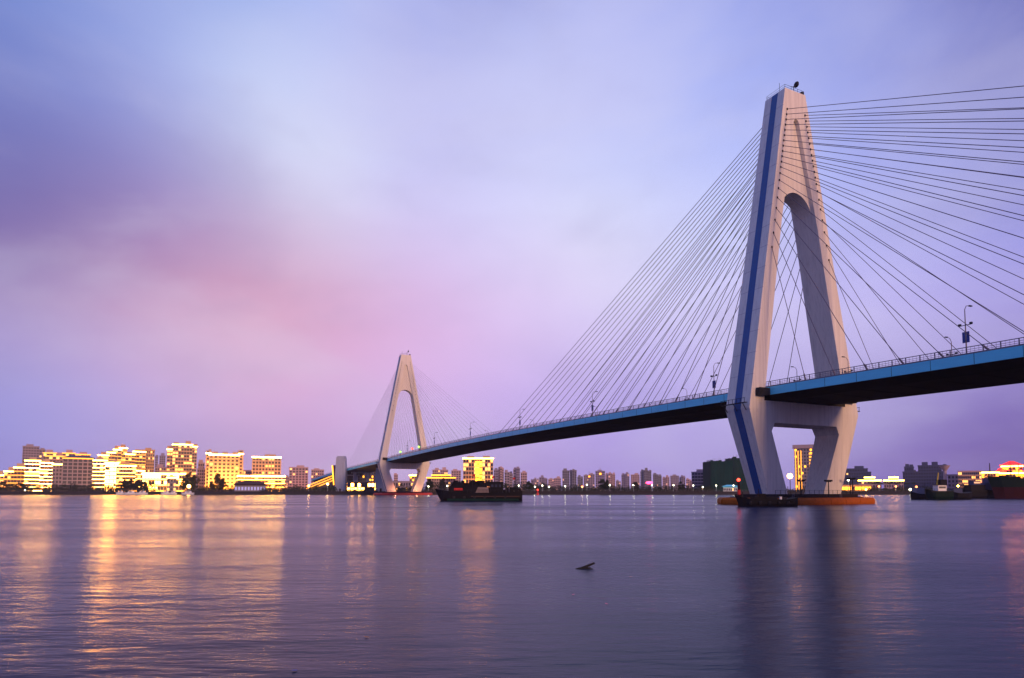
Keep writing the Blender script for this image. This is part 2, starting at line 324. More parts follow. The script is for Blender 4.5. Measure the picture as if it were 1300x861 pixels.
def tower(s0, ix):
    m_ = MB()
    lo = [(-12.4, 2.4), (-6.1, 2.4), (-11.5, 17.0), (-10.5, 18.95), (10.5, 18.95), (11.5, 17.0), (6.1, 2.4), (12.4, 2.4), (18.6, 22.1), (-18.6, 22.1)]
    plate(m_, [lo], s0)
    up = [(-18.6, 22.1), (18.6, 22.1), (3.55, 102.2), (-3.55, 102.2)]
    hole = [(-13.9, 24.0), (-6.25, 68), (-.9, 94.2), (-.55, 94.8), (0, 95.05), (.55, 94.8), (.9, 94.2), (6.25, 68), (13.9, 24.0)]
    plate(m_, [up, hole], s0)
    o = m_.build('tower', 'tower_paint', bridge, label=('near' if ix == 0 else 'far')+' white A-shaped bridge tower with blue stripe on its side')
    web = MB(); arch = [(5.95*math.cos(a), 69.0+7.6*math.sin(a)) for a in [math.pi*i/18 for i in range(19)]]
    wl = [(6.05, 69.0), (.86, 94.2), (.52, 94.75), (0, 95.0), (-.52, 94.75), (-.86, 94.2), (-6.05, 69.0)]+[(x, z) for x, z in arch[::-1]][1:-1]
    plate(web, [wl], s0, 1.0); web.build('arch_panel', 'tower_paint', o)
    for sg in (-1, 1):
        st = MB(); zs = [2.45, 22.1, 102.1]; vs = []
        for z in zs:
            t = outer(z)*sg; hw = .95+.1*(z < 50)
            vs += [(t+.03*sg, s0-hw, z), (t+.03*sg, s0+hw, z), (t-.2*sg, s0-hw, z), (t-.2*sg, s0+hw, z)]
        fs = []
        for k in range(2):
            a, b = k*4, k*4+4; fs += [(a, a+1, b+1, b), (a+2, a, b, b+2), (a+1, a+3, b+3, b+1)]
        fs += [(8, 9, 11, 10)]
        st.add(vs, fs); st.build('blue_stripe', 'blue_paint', o)
    # anchor pockets
    an = MB()
    for sg in (-1, 1):
        for fc in (-1, 1):
            for z in ZC:
                t = sg*(outer(z)-1.45); s = s0+fc*thick(z)/2; an.box(t-.16, t+.16, min(s, s+fc*.15), max(s, s+fc*.15), z-.25, z+.2)
    an.build('cable_anchors', 'dark_steel', o, kind='stuff')
    # faint pour joints
    jt = MB()
    for z in np.arange(30, 100, 5.2):
        for sg in (-1, 1):
            to = outer(z); a, b = sorted((sg*(to+.012), sg*(to-.3))); T = thick(z)/2
            jt.box(a, b, s0-T-.006, s0+T+.006, z-.03, z+.03)
    jt.build('pour_joints', 'mauve_wall', o, kind='stuff')
    tr = MB()
    for z in (102.2+.5, 102.2+1.05):
        for a, b in (((-3.3, -2.8), (3.3, -2.8)), ((3.3, -2.8), (3.3, 2.8)), ((3.3, 2.8), (-3.3, 2.8)), ((-3.3, 2.8), (-3.3, -2.8))):
            tr.tube((a[0], s0+a[1], z), (b[0], s0+b[1], z), .035, n=4)
    for x in (-3.3, -1.1, 1.1, 3.3):
        for y in (-2.8, 2.8): tr.tube((x, s0+y, 102.2), (x, s0+y, 103.25), .04, n=4)
    tr.build('top_railing', 'dark_steel', o)
    an2 = MB(); an2.tube((1.0, s0-1.8, 102.2), (1.0, s0-1.8, 104.6), .09); an2.ball((1.9, s0-1.9, 105.2), .75, k=(.6, 1, 1)); an2.tube((1.0, s0-1.8, 104.3), (1.9, s0-1.8, 105.0), .08)
    MB().tube((.3, s0-2.4, 102.2), (.3, s0-2.4, 104.0), .05).tube((.3, s0-2.4, 103.8), (-1.4, s0-2.6, 103.4), .05).build('bracket_arm', 'dark_steel', o)
    MB().tube((-1.9, s0, 102.2), (-1.9, s0, 105.6), .05).build('lightning_rod', 'dark_steel', o)
    MB().box(2.4, 3.2, s0-3, s0-2.4, 102.2, 102.9).build('equipment_box', 'dark_steel', o)
    an2.build('dish_antenna', 'dark_steel', o)
    # bearing brackets beside the deck
    for sg in (-1, 1):
        for fc in (-1, 1):
            b_ = MB(); a, b = sorted((sg*13.35, sg*16.6)); y0, y1 = sorted((s0+fc*thick(25)/2+fc*.002, s0+fc*(thick(25)/2+1.3)))
            b_.box(a, b, y0, y1, 25.0, 26.3); b_.box(a+.1, b-.1, y0, y1-.1, 26.3, 26.7); b_.build('bearing_bracket', 'dark_steel', o)
    # work cradle on the outer kink
    for sg in (-1, 1):
        c_ = MB(); t = sg*18.9
        if sg < 0 or True:
            c_.box(min(t, t+sg*.8), max(t, t+sg*.8), s0-3.4, s0+4.2, 23.2, 23.35)
            for s in np.arange(-3.2, 4.2, 1.2): c_.tube((t+sg*.75, s0+s, 23.3), (t+sg*.75, s0+s, 24.3), .06, n=4)
            c_.tube((t+sg*.75, s0-3.4, 24.3), (t+sg*.75, s0+4.2, 24.3), .06, n=4)
            for s in (-2.6, 0.2, 3.2): c_.tube((t+sg*.7, s0+s, 23.2), (sg*18.5, s0+s, 21.6), .09, n=4)
            c_.build('work_cradle', 'dark_steel', o)
    cp = MB(); oc = [(-17, -3), (-14.5, -7), (14.5, -7), (17, -3), (17, 3), (14.5, 7), (-14.5, 7), (-17, 3)]
    cp.prism([(x, y+s0) for x, y in oc], .2, 1.75); cp.prism([(x*.93, y*.93+s0) for x, y in oc], 1.75, 2.4)
    pc_ = cp.build('pile_cap', 'cap_concrete', bridge)
    for t_ in (-9.5, 6.5):
        ld = MB()
        for x_ in (-.3, .3): ld.tube((t_+x_, s0-7.15, 0), (t_+x_, s0-7.15, 2.6), .05, n=5)
        for k_ in range(7): ld.tube((t_-.3, s0-7.15, .25+k_*.34), (t_+.3, s0-7.15, .25+k_*.34), .03, n=4)
        ld.build('ladder', 'rail', pc_)
    hr = MB()
    for k_ in range(19):
        x_ = -14.2+k_*1.578; hr.tube((x_, s0-6.4, 2.4), (x_, s0-6.4, 3.3), .04, n=4)
    hr.tube((-14.2, s0-6.4, 3.3), (14.2, s0-6.4, 3.3), .04, n=4); hr.tube((-14.2, s0-6.4, 2.9), (14.2, s0-6.4, 2.9), .03, n=4); hr.build('cap_railing', 'dark_steel', pc_, kind='stuff')
    return o
ZC = [96.8-1.4*i for i in range(12)]
for a in (1.6, 1.8, 2.1, 2.4, 2.7, 3.0, 3.3, 3.6): ZC.append(ZC[-1]-a)
ZC = ZC[::-1]
SC = [14+7.15*k if k <= 12 else 14+7.15*12+6.6*(k-12) for k in range(20)]
tower(0, 0); tower(340, 1)
cm = bpy.data.meshes.new('stay_cable'); cb = MB().tube((0, 0, 0), (0, 0, 1), 1, n=6); cm.from_pydata(cb.v, [], cb.f); cm.materials.append(M['cable'])
for p in cm.polygons: p.use_smooth = len(p.vertices) == 4
for s0 in (0, 340):
    for fc in (-1, 1):
        for sg in (-1, 1):
            for z, sl in zip(ZC, SC):
                if abs(sl*fc+s0) > 1e9: continue
                a = Vector((sg*(outer(z)-1.45), s0+fc*thick(z)/2, z)); s = s0+fc*sl; b = Vector((sg*12.75, s, dz(s)+.2))
                o = bpy.data.objects.new('stay_cable', cm); COL.objects.link(o); o.parent = bridge
                d = b-a; r = (.08 if fc > 0 else .068) if s0 == 0 else .042
                o.matrix_local = Matrix.Translation(a) @ d.to_track_quat('Z', 'Y').to_matrix().to_4x4() @ Matrix.Diagonal((r, r, d.length, 1))
# anchor sleeves at the deck
sl_ = MB()
for s0 in (0, 340):
    for fc in (-1, 1):
        for sg in (-1, 1):
            for z, x in zip(ZC, SC):
                a = Vector((sg*(outer(z)-1.45), s0+fc*thick(z)/2, z)); s = s0+fc*x; b = Vector((sg*12.75, s, dz(s)+.2)); d = (a-b).normalized(); sl_.tube(b, b+d*1.6, .17)
sl_.build('anchor_sleeves', 'rail', deck, kind='stuff')
# approach piers (landward ones stand behind the quay)
for s in (480, 530, 580, -147, -200, -250):
    p_ = MB(); zt_ = dz(s)-2.9
    for sg in (-1, 1): p_.prism([(sg*6+x, s+y) for x, y in ((-1.4, -1), (1.4, -1), (1.4, 1), (-1.4, 1))], -3, zt_-1.3)
    p_.box(-9, 9, s-1.2, s+1.2, zt_-1.3, zt_-.02); p_.build('approach_pier', 'pale_concrete', bridge)

# fenders round the pile caps
def fender(s0, m_, label):
    r = thing('floating_fender', label, 'fender', bw(0, s0, 0), PHI)
    pts = [(-19.5, -1), (-19.5, 3.5), (-15, 9.5), (15, 9.5), (18, 3), (18.6, -6.2), (-15.5, -8.6)] if s0 == 0 else [(-21, 0), (-17, 8.5), (17, 8.5), (21, 0), (17, -8.5), (-17, -8.5)]
    n = len(pts)
    for i in range(n):
        a = Vector(pts[i]); b = Vector(pts[(i+1) % n]); k = max(1, round((b-a).length/6))
        for j in range(k):
            p = a.lerp(b, j/k); q_ = a.lerp(b, (j+1)/k); d = (q_-p).normalized(); nn = Vector((d.y, -d.x)); p = p+d*.06; q_ = q_-d*.06
            if j == 0: p -= d*.3
            mb = MB(); prof_ = [(0, -.6), (.75, -.3), (.95, .4), (.9, 1.1), (.5, 1.55), (-.6, 1.6), (-.9, 1.2), (-.9, -.3)]
            vs = [(p.x-nn.x*o, p.y-nn.y*o, z) for o, z in prof_]+[(q_.x-nn.x*o, q_.y-nn.y*o, z) for o, z in prof_]; m8 = len(prof_)
            mb.add(vs, [tuple(range(m8)), tuple(range(m8, 2*m8))[::-1]]+[(i_, m8+i_, m8+(i_+1) % m8, (i_+1) % m8) for i_ in range(m8)])
            mb.build('fender_block', m_, r)
    return r
fender(0, 'fender_orange', 'orange floating fender ring round the foot of the near tower')
fender(340, 'fender_red', 'long red floating fender round the foot of the far tower')

# floodlight stands on the near pile cap
def flood_stand(t, s, nheads, label):
    r = thing('floodlight_stand', label, 'floodlight', bw(t, s, 1.75 if abs(s) > 6.3 else 2.4), PHI, 'floodlight stands on the near pile cap')
    MB().tube((0, 0, 0), (0, 0, 3.6), .14, .1, 8).build('pole', 'dark_steel', r)
    MB().box(-.9, .9, -.06, .06, 3.5, 3.62).build('crossbar', 'dark_steel', r)
    for i in range(nheads):
        x = -.8+1.6*i/max(1, nheads-1); MB().box(x-.28, x+.28, -.3, .3, 3.62, 4.0).build('lamp_head', 'dark_steel', r)
flood_stand(-6.2, -6.6, 2, 'floodlight stand in front of the left foot of the near tower')
flood_stand(3.0, -6.6, 3, 'broad three-headed floodlight stand between the feet of the near tower')
flood_stand(13.2, -5.4, 2, 'floodlight stand just right of the right foot of the near tower')
flood_stand(15.6, -3.0, 2, 'floodlight stand at the far right end of the near pile cap')
# red foot lamps that light the far tower's feet
for t, s0, z, k in ((-8, 340, 2.4, 1), (8, 340, 2.4, 1)):
    r = thing('foot_lamp', 'small orange lamp at the %s foot of the far tower' % ('left' if t < 0 else 'right'), 'lamp', bw(t, s0-6, z), PHI)
    MB().tube((0, 0, 0), (0, 0, .5), .12).build('post', 'dark_steel', r); MB().ball((0, 0, .75), .3).build('bulb', 'E_sodium', r)
    li = bpy.data.lights.new('lamp_light', 'POINT'); li.energy = 900; li.color = (1, .35, .15); li.shadow_soft_size = .4; lo_ = bpy.data.objects.new('lamp_light', li); COL.objects.link(lo_); lo_.location = (0, -.5, 1.5); lo_.parent = r

# deck lamps
def deck_lamp():
    r = thing('deck_lamp', 'x', 'street lamp')
    MB().tube((0, 0, 0), (0, 0, 8.2), .13, .07, 8).tube((0, 0, 8.2), (.5, 0, 8.9), .06, n=5).tube((.5, 0, 8.9), (1.5, 0, 9.05), .05, n=5).build('pole', 'rail', r)
    MB().box(1.3, 2.1, -.16, .16, 8.95, 9.12).build('lamp_head', 'dark_steel', r)
    MB().box(-.06, .06, -1.1, 1.1, 5.4, 5.5).build('crossbar', 'dark_steel', r)
    for sg in (-1, 1):
        MB().box(-.2, .2, sg*.9-.18, sg*.9+.18, 5.5, 5.8).build('floodlight', 'dark_steel', r)
        b = MB().box(-.04, .04, min(sg*.14, sg*.56), max(sg*.14, sg*.56), 2.4, 4.3).build('banner', 'banner_blue', r)
    return r
proto = deck_lamp(); first = True
names_ = {-46: 'right of the near tower', 14: 'just left of the near tower', 71: 'second left of the near tower', 126: 'third left of the near tower', 181: 'fourth left of the near tower', 236: 'fifth left of the near tower', 290: 'next to the far tower'}
for s, nm_ in names_.items():
    o = proto if first else copy_tree(proto); first = False
    o.location = bw(-12.2, s, dz(s)-.15); o.rotation_euler = (0, 0, PHI); o['label'] = 'deck lamp with twin blue banners on the near kerb, '+nm_; o['group'] = 'lamps along the bridge deck'
def far_lamp(s, label):
    r = thing('deck_lamp', label, 'street lamp', bw(12.2, s, dz(s)-.15), PHI, 'lamps along the bridge deck')
    MB().tube((0, 0, 0), (0, 0, 8.2), .13, .07, 8).tube((0, 0, 8.2), (-.5, 0, 8.9), .06, n=5).tube((-.5, 0, 8.9), (-1.5, 0, 9.05), .05, n=5).build('pole', 'rail', r)
    MB().box(-2.1, -1.3, -.16, .16, 8.95, 9.12).build('lamp_head', 'dark_steel', r)
    MB().box(-.06, .06, -1.1, 1.1, 5.4, 5.5).build('crossbar', 'dark_steel', r)
    for sg in (-1, 1): MB().box(-.2, .2, sg*.9-.18, sg*.9+.18, 5.5, 5.8).build('floodlight', 'dark_steel', r)
far_lamp(-30, 'lamp without banners on the far kerb, seen right of the near tower'); far_lamp(-6, 'lamp without banners on the far kerb between the legs of the near tower, right one')
far_lamp(9, 'lamp without banners on the far kerb between the legs of the near tower, left one'); far_lamp(52, 'lamp without banners on the far kerb, first one left of the near tower')
far_lamp(105, 'lamp without banners on the far kerb, second one left of the near tower'); far_lamp(160, 'lamp without banners on the far kerb near midspan'); far_lamp(215, 'lamp without banners on the far kerb beyond midspan')
for s, m_, c_, lb in ((276, 'E_red', 'red', 'red signal light glowing on the deck before the far tower'), (303, 'E_green', 'green', 'green signal light at the deck rail beside the far tower leg'), (262, 'E_green', 'green', 'green signal light on the deck right of the far tower')):
    r = thing('signal_light', lb, 'signal', bw(-12.9, s, dz(s)+.2), PHI); MB().tube((0, 0, 0), (0, 0, 1.6), .07).build('post', 'dark_steel', r)
    MB().box(-.15, .15, -.45, .45, 1.5, 3.1).build('housing', 'dark_steel', r); MB().ball((-.2, 0, 2.3), .62).build('lens', m_, r)

# ------------------------------------------------------------------ buildings
def flood(root, x0, x1, y, z, power, col=(1, .52, .16), aim=18):
    li = bpy.data.lights.new('floodlight', 'AREA'); li.shape = 'RECTANGLE'; li.size = x1-x0; li.size_y = 1.2; li.energy = power*.36; li.color = col; li.spread = math.radians(150)
    o = bpy.data.objects.new('floodlight', li); COL.objects.link(o); o.parent = root; o.location = ((x0+x1)/2, y, z)
    MB().box(x0, x1, y-.75, y-.25, .5, z-.35).build('floodlight_housing', 'dark_steel', root)
    o.rotation_euler = Vector((0, 1, aim/12)).to_track_quat('-Z', 'Y').to_euler()
LXR = {}
def LX(root, u, Y):
    xc, cs = LXR[root.name]; return (at(u, Y)-xc)*cs
def bld(name, label, cat, u0, u1, vt, Y, dep, wall, bays=6, style='grid', lit=.05, litm='E_win', bodies=None, cornice=None, glow=0, gcol=(1, .31, .03), roof='flat', fh=3.1,
        roofm='roof_dark', rooms=1, piers=None, zb=ZL, group=None, rz=0, band='cream_wall', bandlit=None, winm='glass', glow_aim=18):
    bodies = bodies or [(u0, u1, vt, 0)]
    xc = (at(u0, Y)+at(u1, Y))/2; th_ = math.atan2(xc, Y); cs = math.cos(th_)      # the fronts face the river bend, towards the viewer
    root = thing(name, label, cat, (xc, Y, zb), -th_, group); LXR[root.name] = (xc, cs)
    wl = MB(); wn = MB(); lw = MB(); bd = MB(); bl = MB(); cn = MB(); rf = MB(); pr = MB(); rm = []
    for (a, b, v, fy) in bodies:
        x0 = (at(a, Y)-xc)*cs; x1 = (at(b, Y)-xc)*cs; H = zat(v, Y)-zb; y0 = fy; y1 = fy+dep
        wl.box(x0, x1, y0, y1, -1, H)
        nf = max(1, int(H/fh)); f_ = H/nf; nb = max(1, round(bays*(b-a)/(u1-u0))); bw_ = (x1-x0)/nb
        if style in ('grid', 'pier', 'frame'):
            for j in range(nf):
                for i in range(nb):
                    X = x0+(i+.5)*bw_; Z = (j+.5)*f_
                    tgt = lw if random.random() < lit else wn
                    hw = bw_*(.3 if style != 'frame' else .4); hh = f_*(.28 if style != 'frame' else .36)
                    tgt.box(X-hw, X+hw, y0-.12, y0+.1, Z-hh, Z+hh)
            # side face windows
            for xs, sg in ((x0, -1), (x1, 1)):
                ns = max(1, int(dep/4))
                for j in range(nf):
                    for i in range(ns):
                        Yc = y0+(i+.5)*dep/ns; Z = (j+.5)*f_; wn.box(xs-.1, xs+.1, Yc-.8, Yc+.8, Z-f_*.25, Z+f_*.25)
        if style == 'band':
            for j in range(nf):
                Z = (j+.5)*f_
                for i in range(nb):
                    X = x0+(i+.5)*bw_; tgt = lw if random.random() < lit else wn
                    tgt.box(X-bw_*.4, X+bw_*.4, y0-.12, y0+.1, Z-f_*.3+.3, Z+f_*.3+.2)
                bd.box(x0-.2, x1+.2, y0-1.4, y0-.13, j*f_-.15, j*f_+.75)
                if bandlit: bl.box(x0-.2, x1+.2, y0-1.52, y0-1.41, j*f_+.38, j*f_+.66)
        if style == 'pier' or piers:
            n_ = piers or nb
            for i in range(n_+1):
                X = x0+i*(x1-x0)/n_; pr.box(X-.35, X+.35, y0-.5, y0-.13, 0, H)
        rf.box(x0-.35, x1+.35, y0-.35, y0+.3, H+.002, H+.9); rf.box(x0-.35, x1+.35, y1-.3, y1+.3, H+.002, H+.9)
        rf.box(x0-.35, x0+.25, y0+.3, y1-.3, H+.002, H+.9); rf.box(x1-.25, x1+.35, y0+.3, y1-.3, H+.002, H+.9)
        if cornice: cn.box(x0-.5, x1+.5, y0-.62, y0-.36, H-.25, H+.75)
        if roof == 'hip':
            e = 1.5; hh = (x1-x0)*.12; rf.add([(x0-e, y0-e, H+.9), (x1+e, y0-e, H+.9), (x1+e, y1+e, H+.9), (x0-e, y1+e, H+.9), (x0+(x1-x0)*.25, (y0+y1)/2, H+.9+hh), (x1-(x1-x0)*.25, (y0+y1)/2, H+.9+hh)],
                            [(0, 1, 5, 4), (1, 2, 5), (2, 3, 4, 5), (3, 0, 4), (3, 2, 1, 0)])
        elif rooms:
            for k in range(rooms):
                cx = x0+(x1-x0)*(k+.5+random.uniform(-.15, .15))/rooms; rw = (x1-x0)*.16/rooms+1; rm.append(MB().box(cx-rw, cx+rw, y0+dep*.3, y0+dep*.7, H+.003, H+random.uniform(2.5, 4.5)))
    wl.build('wall', wall, root)
    if wn.v: wn.build('windows', winm, root, kind='stuff')
    if lw.v: lw.build('lit_windows', litm, root, kind='stuff')
    if bd.v: bd.build('balcony_bands', band, root, kind='stuff')
    if bl.v: bl.build('balcony_lights', bandlit, root, kind='stuff')
    if pr.v: pr.build('pilasters', band, root, kind='stuff')
    rf.build('roof', roofm if roof == 'hip' else wall, root)
    if cn.v: cn.build('roof_edge_lights', cornice, root)
    for k_ in rm: k_.build('roof_plant_room', wall, root)
    if glow:
        x0 = (at(u0, Y)-xc)*cs; x1 = (at(u1, Y)-xc)*cs; flood(root, x0, x1, -11, 1.5, glow*(x1-x0), gcol, glow_aim)
    return root
OG = (1, .31, .03); WG = (1, .38, .06)
# --- left hotel complex
bld('apartment_tower', 'plain mauve tower block with slim side wing behind the far-left hotel', 'building', 27, 56, 568, 760, 22, 'mauve_wall', 8, bodies=[(27, 48, 567.5, 0), (48, 56, 571, 2)], lit=.02)
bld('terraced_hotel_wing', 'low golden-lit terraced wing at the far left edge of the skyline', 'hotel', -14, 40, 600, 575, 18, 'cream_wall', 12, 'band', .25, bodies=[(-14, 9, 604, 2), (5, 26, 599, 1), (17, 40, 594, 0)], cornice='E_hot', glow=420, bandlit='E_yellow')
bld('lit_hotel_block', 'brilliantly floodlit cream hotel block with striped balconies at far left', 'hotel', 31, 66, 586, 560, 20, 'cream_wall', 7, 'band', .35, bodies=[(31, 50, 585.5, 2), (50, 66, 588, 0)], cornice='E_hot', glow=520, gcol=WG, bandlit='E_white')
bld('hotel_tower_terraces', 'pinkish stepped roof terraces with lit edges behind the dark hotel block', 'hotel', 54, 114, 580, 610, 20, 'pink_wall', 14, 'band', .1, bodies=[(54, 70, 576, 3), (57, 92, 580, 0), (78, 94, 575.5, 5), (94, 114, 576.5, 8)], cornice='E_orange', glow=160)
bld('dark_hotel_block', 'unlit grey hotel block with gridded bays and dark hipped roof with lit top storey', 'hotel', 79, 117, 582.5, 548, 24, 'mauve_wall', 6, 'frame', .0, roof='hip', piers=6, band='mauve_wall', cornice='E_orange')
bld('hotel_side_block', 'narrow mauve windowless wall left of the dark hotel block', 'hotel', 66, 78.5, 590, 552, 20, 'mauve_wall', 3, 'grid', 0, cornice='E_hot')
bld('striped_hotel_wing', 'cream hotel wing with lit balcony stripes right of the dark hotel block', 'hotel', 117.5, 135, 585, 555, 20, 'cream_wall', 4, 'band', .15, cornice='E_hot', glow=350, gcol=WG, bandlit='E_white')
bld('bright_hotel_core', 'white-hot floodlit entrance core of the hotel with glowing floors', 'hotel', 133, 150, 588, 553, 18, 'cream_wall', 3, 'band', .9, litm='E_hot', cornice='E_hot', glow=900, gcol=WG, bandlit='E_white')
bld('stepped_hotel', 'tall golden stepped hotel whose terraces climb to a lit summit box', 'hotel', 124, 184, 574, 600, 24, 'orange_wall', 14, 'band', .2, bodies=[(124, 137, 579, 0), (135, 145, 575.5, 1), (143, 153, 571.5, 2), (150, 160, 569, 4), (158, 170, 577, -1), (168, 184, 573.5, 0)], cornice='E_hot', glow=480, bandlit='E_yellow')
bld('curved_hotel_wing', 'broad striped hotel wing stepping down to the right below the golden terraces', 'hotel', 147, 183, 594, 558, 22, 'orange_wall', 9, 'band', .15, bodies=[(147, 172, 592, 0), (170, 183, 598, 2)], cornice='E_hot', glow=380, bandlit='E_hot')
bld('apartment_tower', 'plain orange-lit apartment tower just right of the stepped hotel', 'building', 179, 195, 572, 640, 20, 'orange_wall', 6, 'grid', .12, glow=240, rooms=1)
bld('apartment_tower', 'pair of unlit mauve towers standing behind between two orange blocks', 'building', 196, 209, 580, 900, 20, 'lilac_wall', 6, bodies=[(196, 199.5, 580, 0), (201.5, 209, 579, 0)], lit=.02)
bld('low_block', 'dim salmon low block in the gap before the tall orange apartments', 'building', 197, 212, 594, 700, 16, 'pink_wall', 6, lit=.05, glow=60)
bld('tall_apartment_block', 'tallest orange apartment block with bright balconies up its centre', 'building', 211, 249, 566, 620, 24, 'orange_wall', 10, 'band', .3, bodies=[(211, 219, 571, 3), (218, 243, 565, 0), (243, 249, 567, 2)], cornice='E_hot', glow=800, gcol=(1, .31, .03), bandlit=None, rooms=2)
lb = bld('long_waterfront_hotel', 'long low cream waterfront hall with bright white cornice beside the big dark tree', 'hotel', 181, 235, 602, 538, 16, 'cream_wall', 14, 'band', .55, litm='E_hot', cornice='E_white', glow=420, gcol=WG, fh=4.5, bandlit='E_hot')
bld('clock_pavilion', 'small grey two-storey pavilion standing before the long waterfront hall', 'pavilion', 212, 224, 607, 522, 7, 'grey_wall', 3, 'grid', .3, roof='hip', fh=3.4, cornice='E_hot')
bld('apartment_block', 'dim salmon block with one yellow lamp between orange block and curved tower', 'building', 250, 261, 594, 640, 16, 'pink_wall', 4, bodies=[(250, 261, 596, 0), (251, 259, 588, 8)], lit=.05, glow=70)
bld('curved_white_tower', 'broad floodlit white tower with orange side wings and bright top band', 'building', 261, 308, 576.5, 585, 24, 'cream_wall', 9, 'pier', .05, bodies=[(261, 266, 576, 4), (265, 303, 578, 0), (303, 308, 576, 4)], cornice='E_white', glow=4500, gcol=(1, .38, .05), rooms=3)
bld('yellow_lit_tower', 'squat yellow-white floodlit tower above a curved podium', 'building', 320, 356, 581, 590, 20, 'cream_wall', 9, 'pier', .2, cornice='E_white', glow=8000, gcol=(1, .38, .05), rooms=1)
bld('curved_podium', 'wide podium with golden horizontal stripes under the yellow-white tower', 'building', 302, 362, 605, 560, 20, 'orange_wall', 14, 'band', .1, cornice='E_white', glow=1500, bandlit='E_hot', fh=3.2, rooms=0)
bld('low_block', 'dim orange low block peeping between two floodlit towers', 'building', 306, 320, 598, 640, 14, 'pink_wall', 5, lit=.05, glow=60, rooms=0)
bld('red_roofed_shed', 'low dark waterfront shed with red roof and panes given a faint blue glow', 'shed', 298, 338, 616.5, 512, 8, 'grey_wall', 10, 'grid', .0, winm='E_wallglow', roof='hip', roofm='rust', fh=3, rooms=0)  # window boxes emit faint blue so the dim wall looks pale
for i, (a, b, v, lb_) in enumerate([(367, 391, 594, 'salmon pink apartment block with domed roof right of the podium'), (361, 367, 606, 'low pink block touching the right end of the podium'), (395, 411, 597, 'faint pink apartment block left of the gold ramp roof')]):
    bld('pink_apartment_block', lb_, 'building', a, b, v, 800, 20, 'pink_wall', 6, 'grid', .1, glow=110, gcol=(1, .25, .22), group=None, rooms=1)
# --- buildings round the far tower
def stair_tower(u, Y, vt, label):
    r = thing('stair_tower', label, 'tower', (at(u, Y), Y, ZL)); H = zat(vt, Y)-ZL
    p = MB(); p.prism([(-4.3, -3), (4.3, -3), (4.3, 3), (-4.3, 3)], -.5, H*.5, 1.12); p.prism([(-4.8, -3.36), (4.8, -3.36), (4.8, 3.36), (-4.8, 3.36)], H*.5, H, .84); p.build('shaft', 'pale_concrete', r)
    MB().box(-3.6, 3.6, -2.4, 2.4, H, H+1.2).build('cap_slab', 'pale_concrete', r); MB().box(-.8, .8, -3.2, -2.9, .2, 2.6).build('door', 'dark_steel', r)
stair_tower(433, 575, 581, 'pale blue-grey concrete stair tower at the left end of the main bridge'); stair_tower(484.5, 520, 592, 'pale blue-grey concrete shaft right behind the far tower leg')
rr = thing('ramp_roof_hall', 'dark hall with a gold-lit sloping roof edge left of the far tower', 'hall', (at(410, 590), 590, ZL))
x0 = at(391, 590)-at(410, 590); x1 = at(424, 590)-at(410, 590); z0 = zat(617, 590)-ZL; z1 = zat(603, 590)-ZL
MB().add([(x0, 0, 0), (x1, 0, 0), (x1, 0, z1-1), (x0, 0, z0-1), (x0, 20, 0), (x1, 20, 0), (x1, 20, z1-1), (x0, 20, z0-1)], [(0, 1, 2, 3), (7, 6, 5, 4), (1, 5, 6, 2), (4, 0, 3, 7), (3, 2, 6, 7)]).build('wall', 'dim_wall', rr)
for k in range(3):
    MB().add([(x0-1, -1-k*.1, z0-.6-k*2.3), (x1, -1-k*.1, z1-.6-k*2.3), (x1, -1-k*.1, z1+.2-k*2.3), (x0-1, -1-k*.1, z0+.2-k*2.3), (x0-1, 0, z0-.6-k*2.3), (x1, 0, z1-.6-k*2.3), (x1, 0, z1+.2-k*2.3), (x0-1, 0, z0+.2-k*2.3)],
             [(0, 1, 2, 3), (3, 2, 6, 7), (1, 0, 4, 5), (4, 0, 3, 7), (1, 5, 6, 2)]).build('eave_light', 'E_orange', rr)
MB().add([(x1, -1, 0), (x1+5, -1, 0), (x1+6, -1, zat(590, 590)-ZL), (x1-1.5, -1, zat(591, 590)-ZL), (x1, 8, 0), (x1+5, 8, 0), (x1+6, 8, zat(590, 590)-ZL), (x1-1.5, 8, zat(591, 590)-ZL)], [(0, 1, 2, 3), (7, 6, 5, 4), (3, 2, 6, 7), (4, 0, 3, 7), (1, 5, 6, 2)]).build('gable_tower', 'dim_wall', rr)
MB().add([(x1-.3, -1.3, 6), (x1+.6, -1.3, 6), (x1-.9, -1.3, zat(591, 590)-ZL), (x1-2.0, -1.3, zat(591, 590)-ZL), (x1-.3, -1.02, 6), (x1+.6, -1.02, 6), (x1-.9, -1.02, zat(591, 590)-ZL), (x1-2.0, -1.02, zat(591, 590)-ZL)], [(0, 1, 2, 3), (3, 2, 6, 7), (4, 0, 3, 7), (1, 5, 6, 2)]).build('edge_light', 'E_yellow', rr)
bld('dark_glass_hall', 'dark glass hall with scattered lit windows under the end of the bridge deck', 'hall', 440, 480, 599, 640, 30, 'dim_wall', 14, 'grid', .12, litm='E_yellow', rooms=0)
bld('shop_row', 'low row with bright yellow and white shopfronts beneath the deck', 'shop', 441, 480, 613, 560, 10, 'dim_wall', 9, 'frame', .55, litm='E_hot', fh=3.5, rooms=0)
bld('low_white_hall', 'low pale hall seen under the crossbeam of the far tower', 'hall', 499, 531, 612, 560, 14, 'lilac_wall', 10, lit=.15, rooms=0)
bld('small_lit_block', 'tiny yellow-lit block left of the gold-roofed hall', 'building', 520, 532, 604, 640, 14, 'orange_wall', 4, lit=.4, litm='E_yellow', cornice='E_hot', rooms=0)
bld('gold_roofed_hall', 'low hall with a double golden roof line right of the far tower', 'hall', 542, 578, 606, 600, 18, 'mauve_wall', 12, 'grid', .1, bodies=[(542, 578, 607, 0), (548, 572, 603.5, 5)], cornice='E_yellow', glow=80, rooms=0)
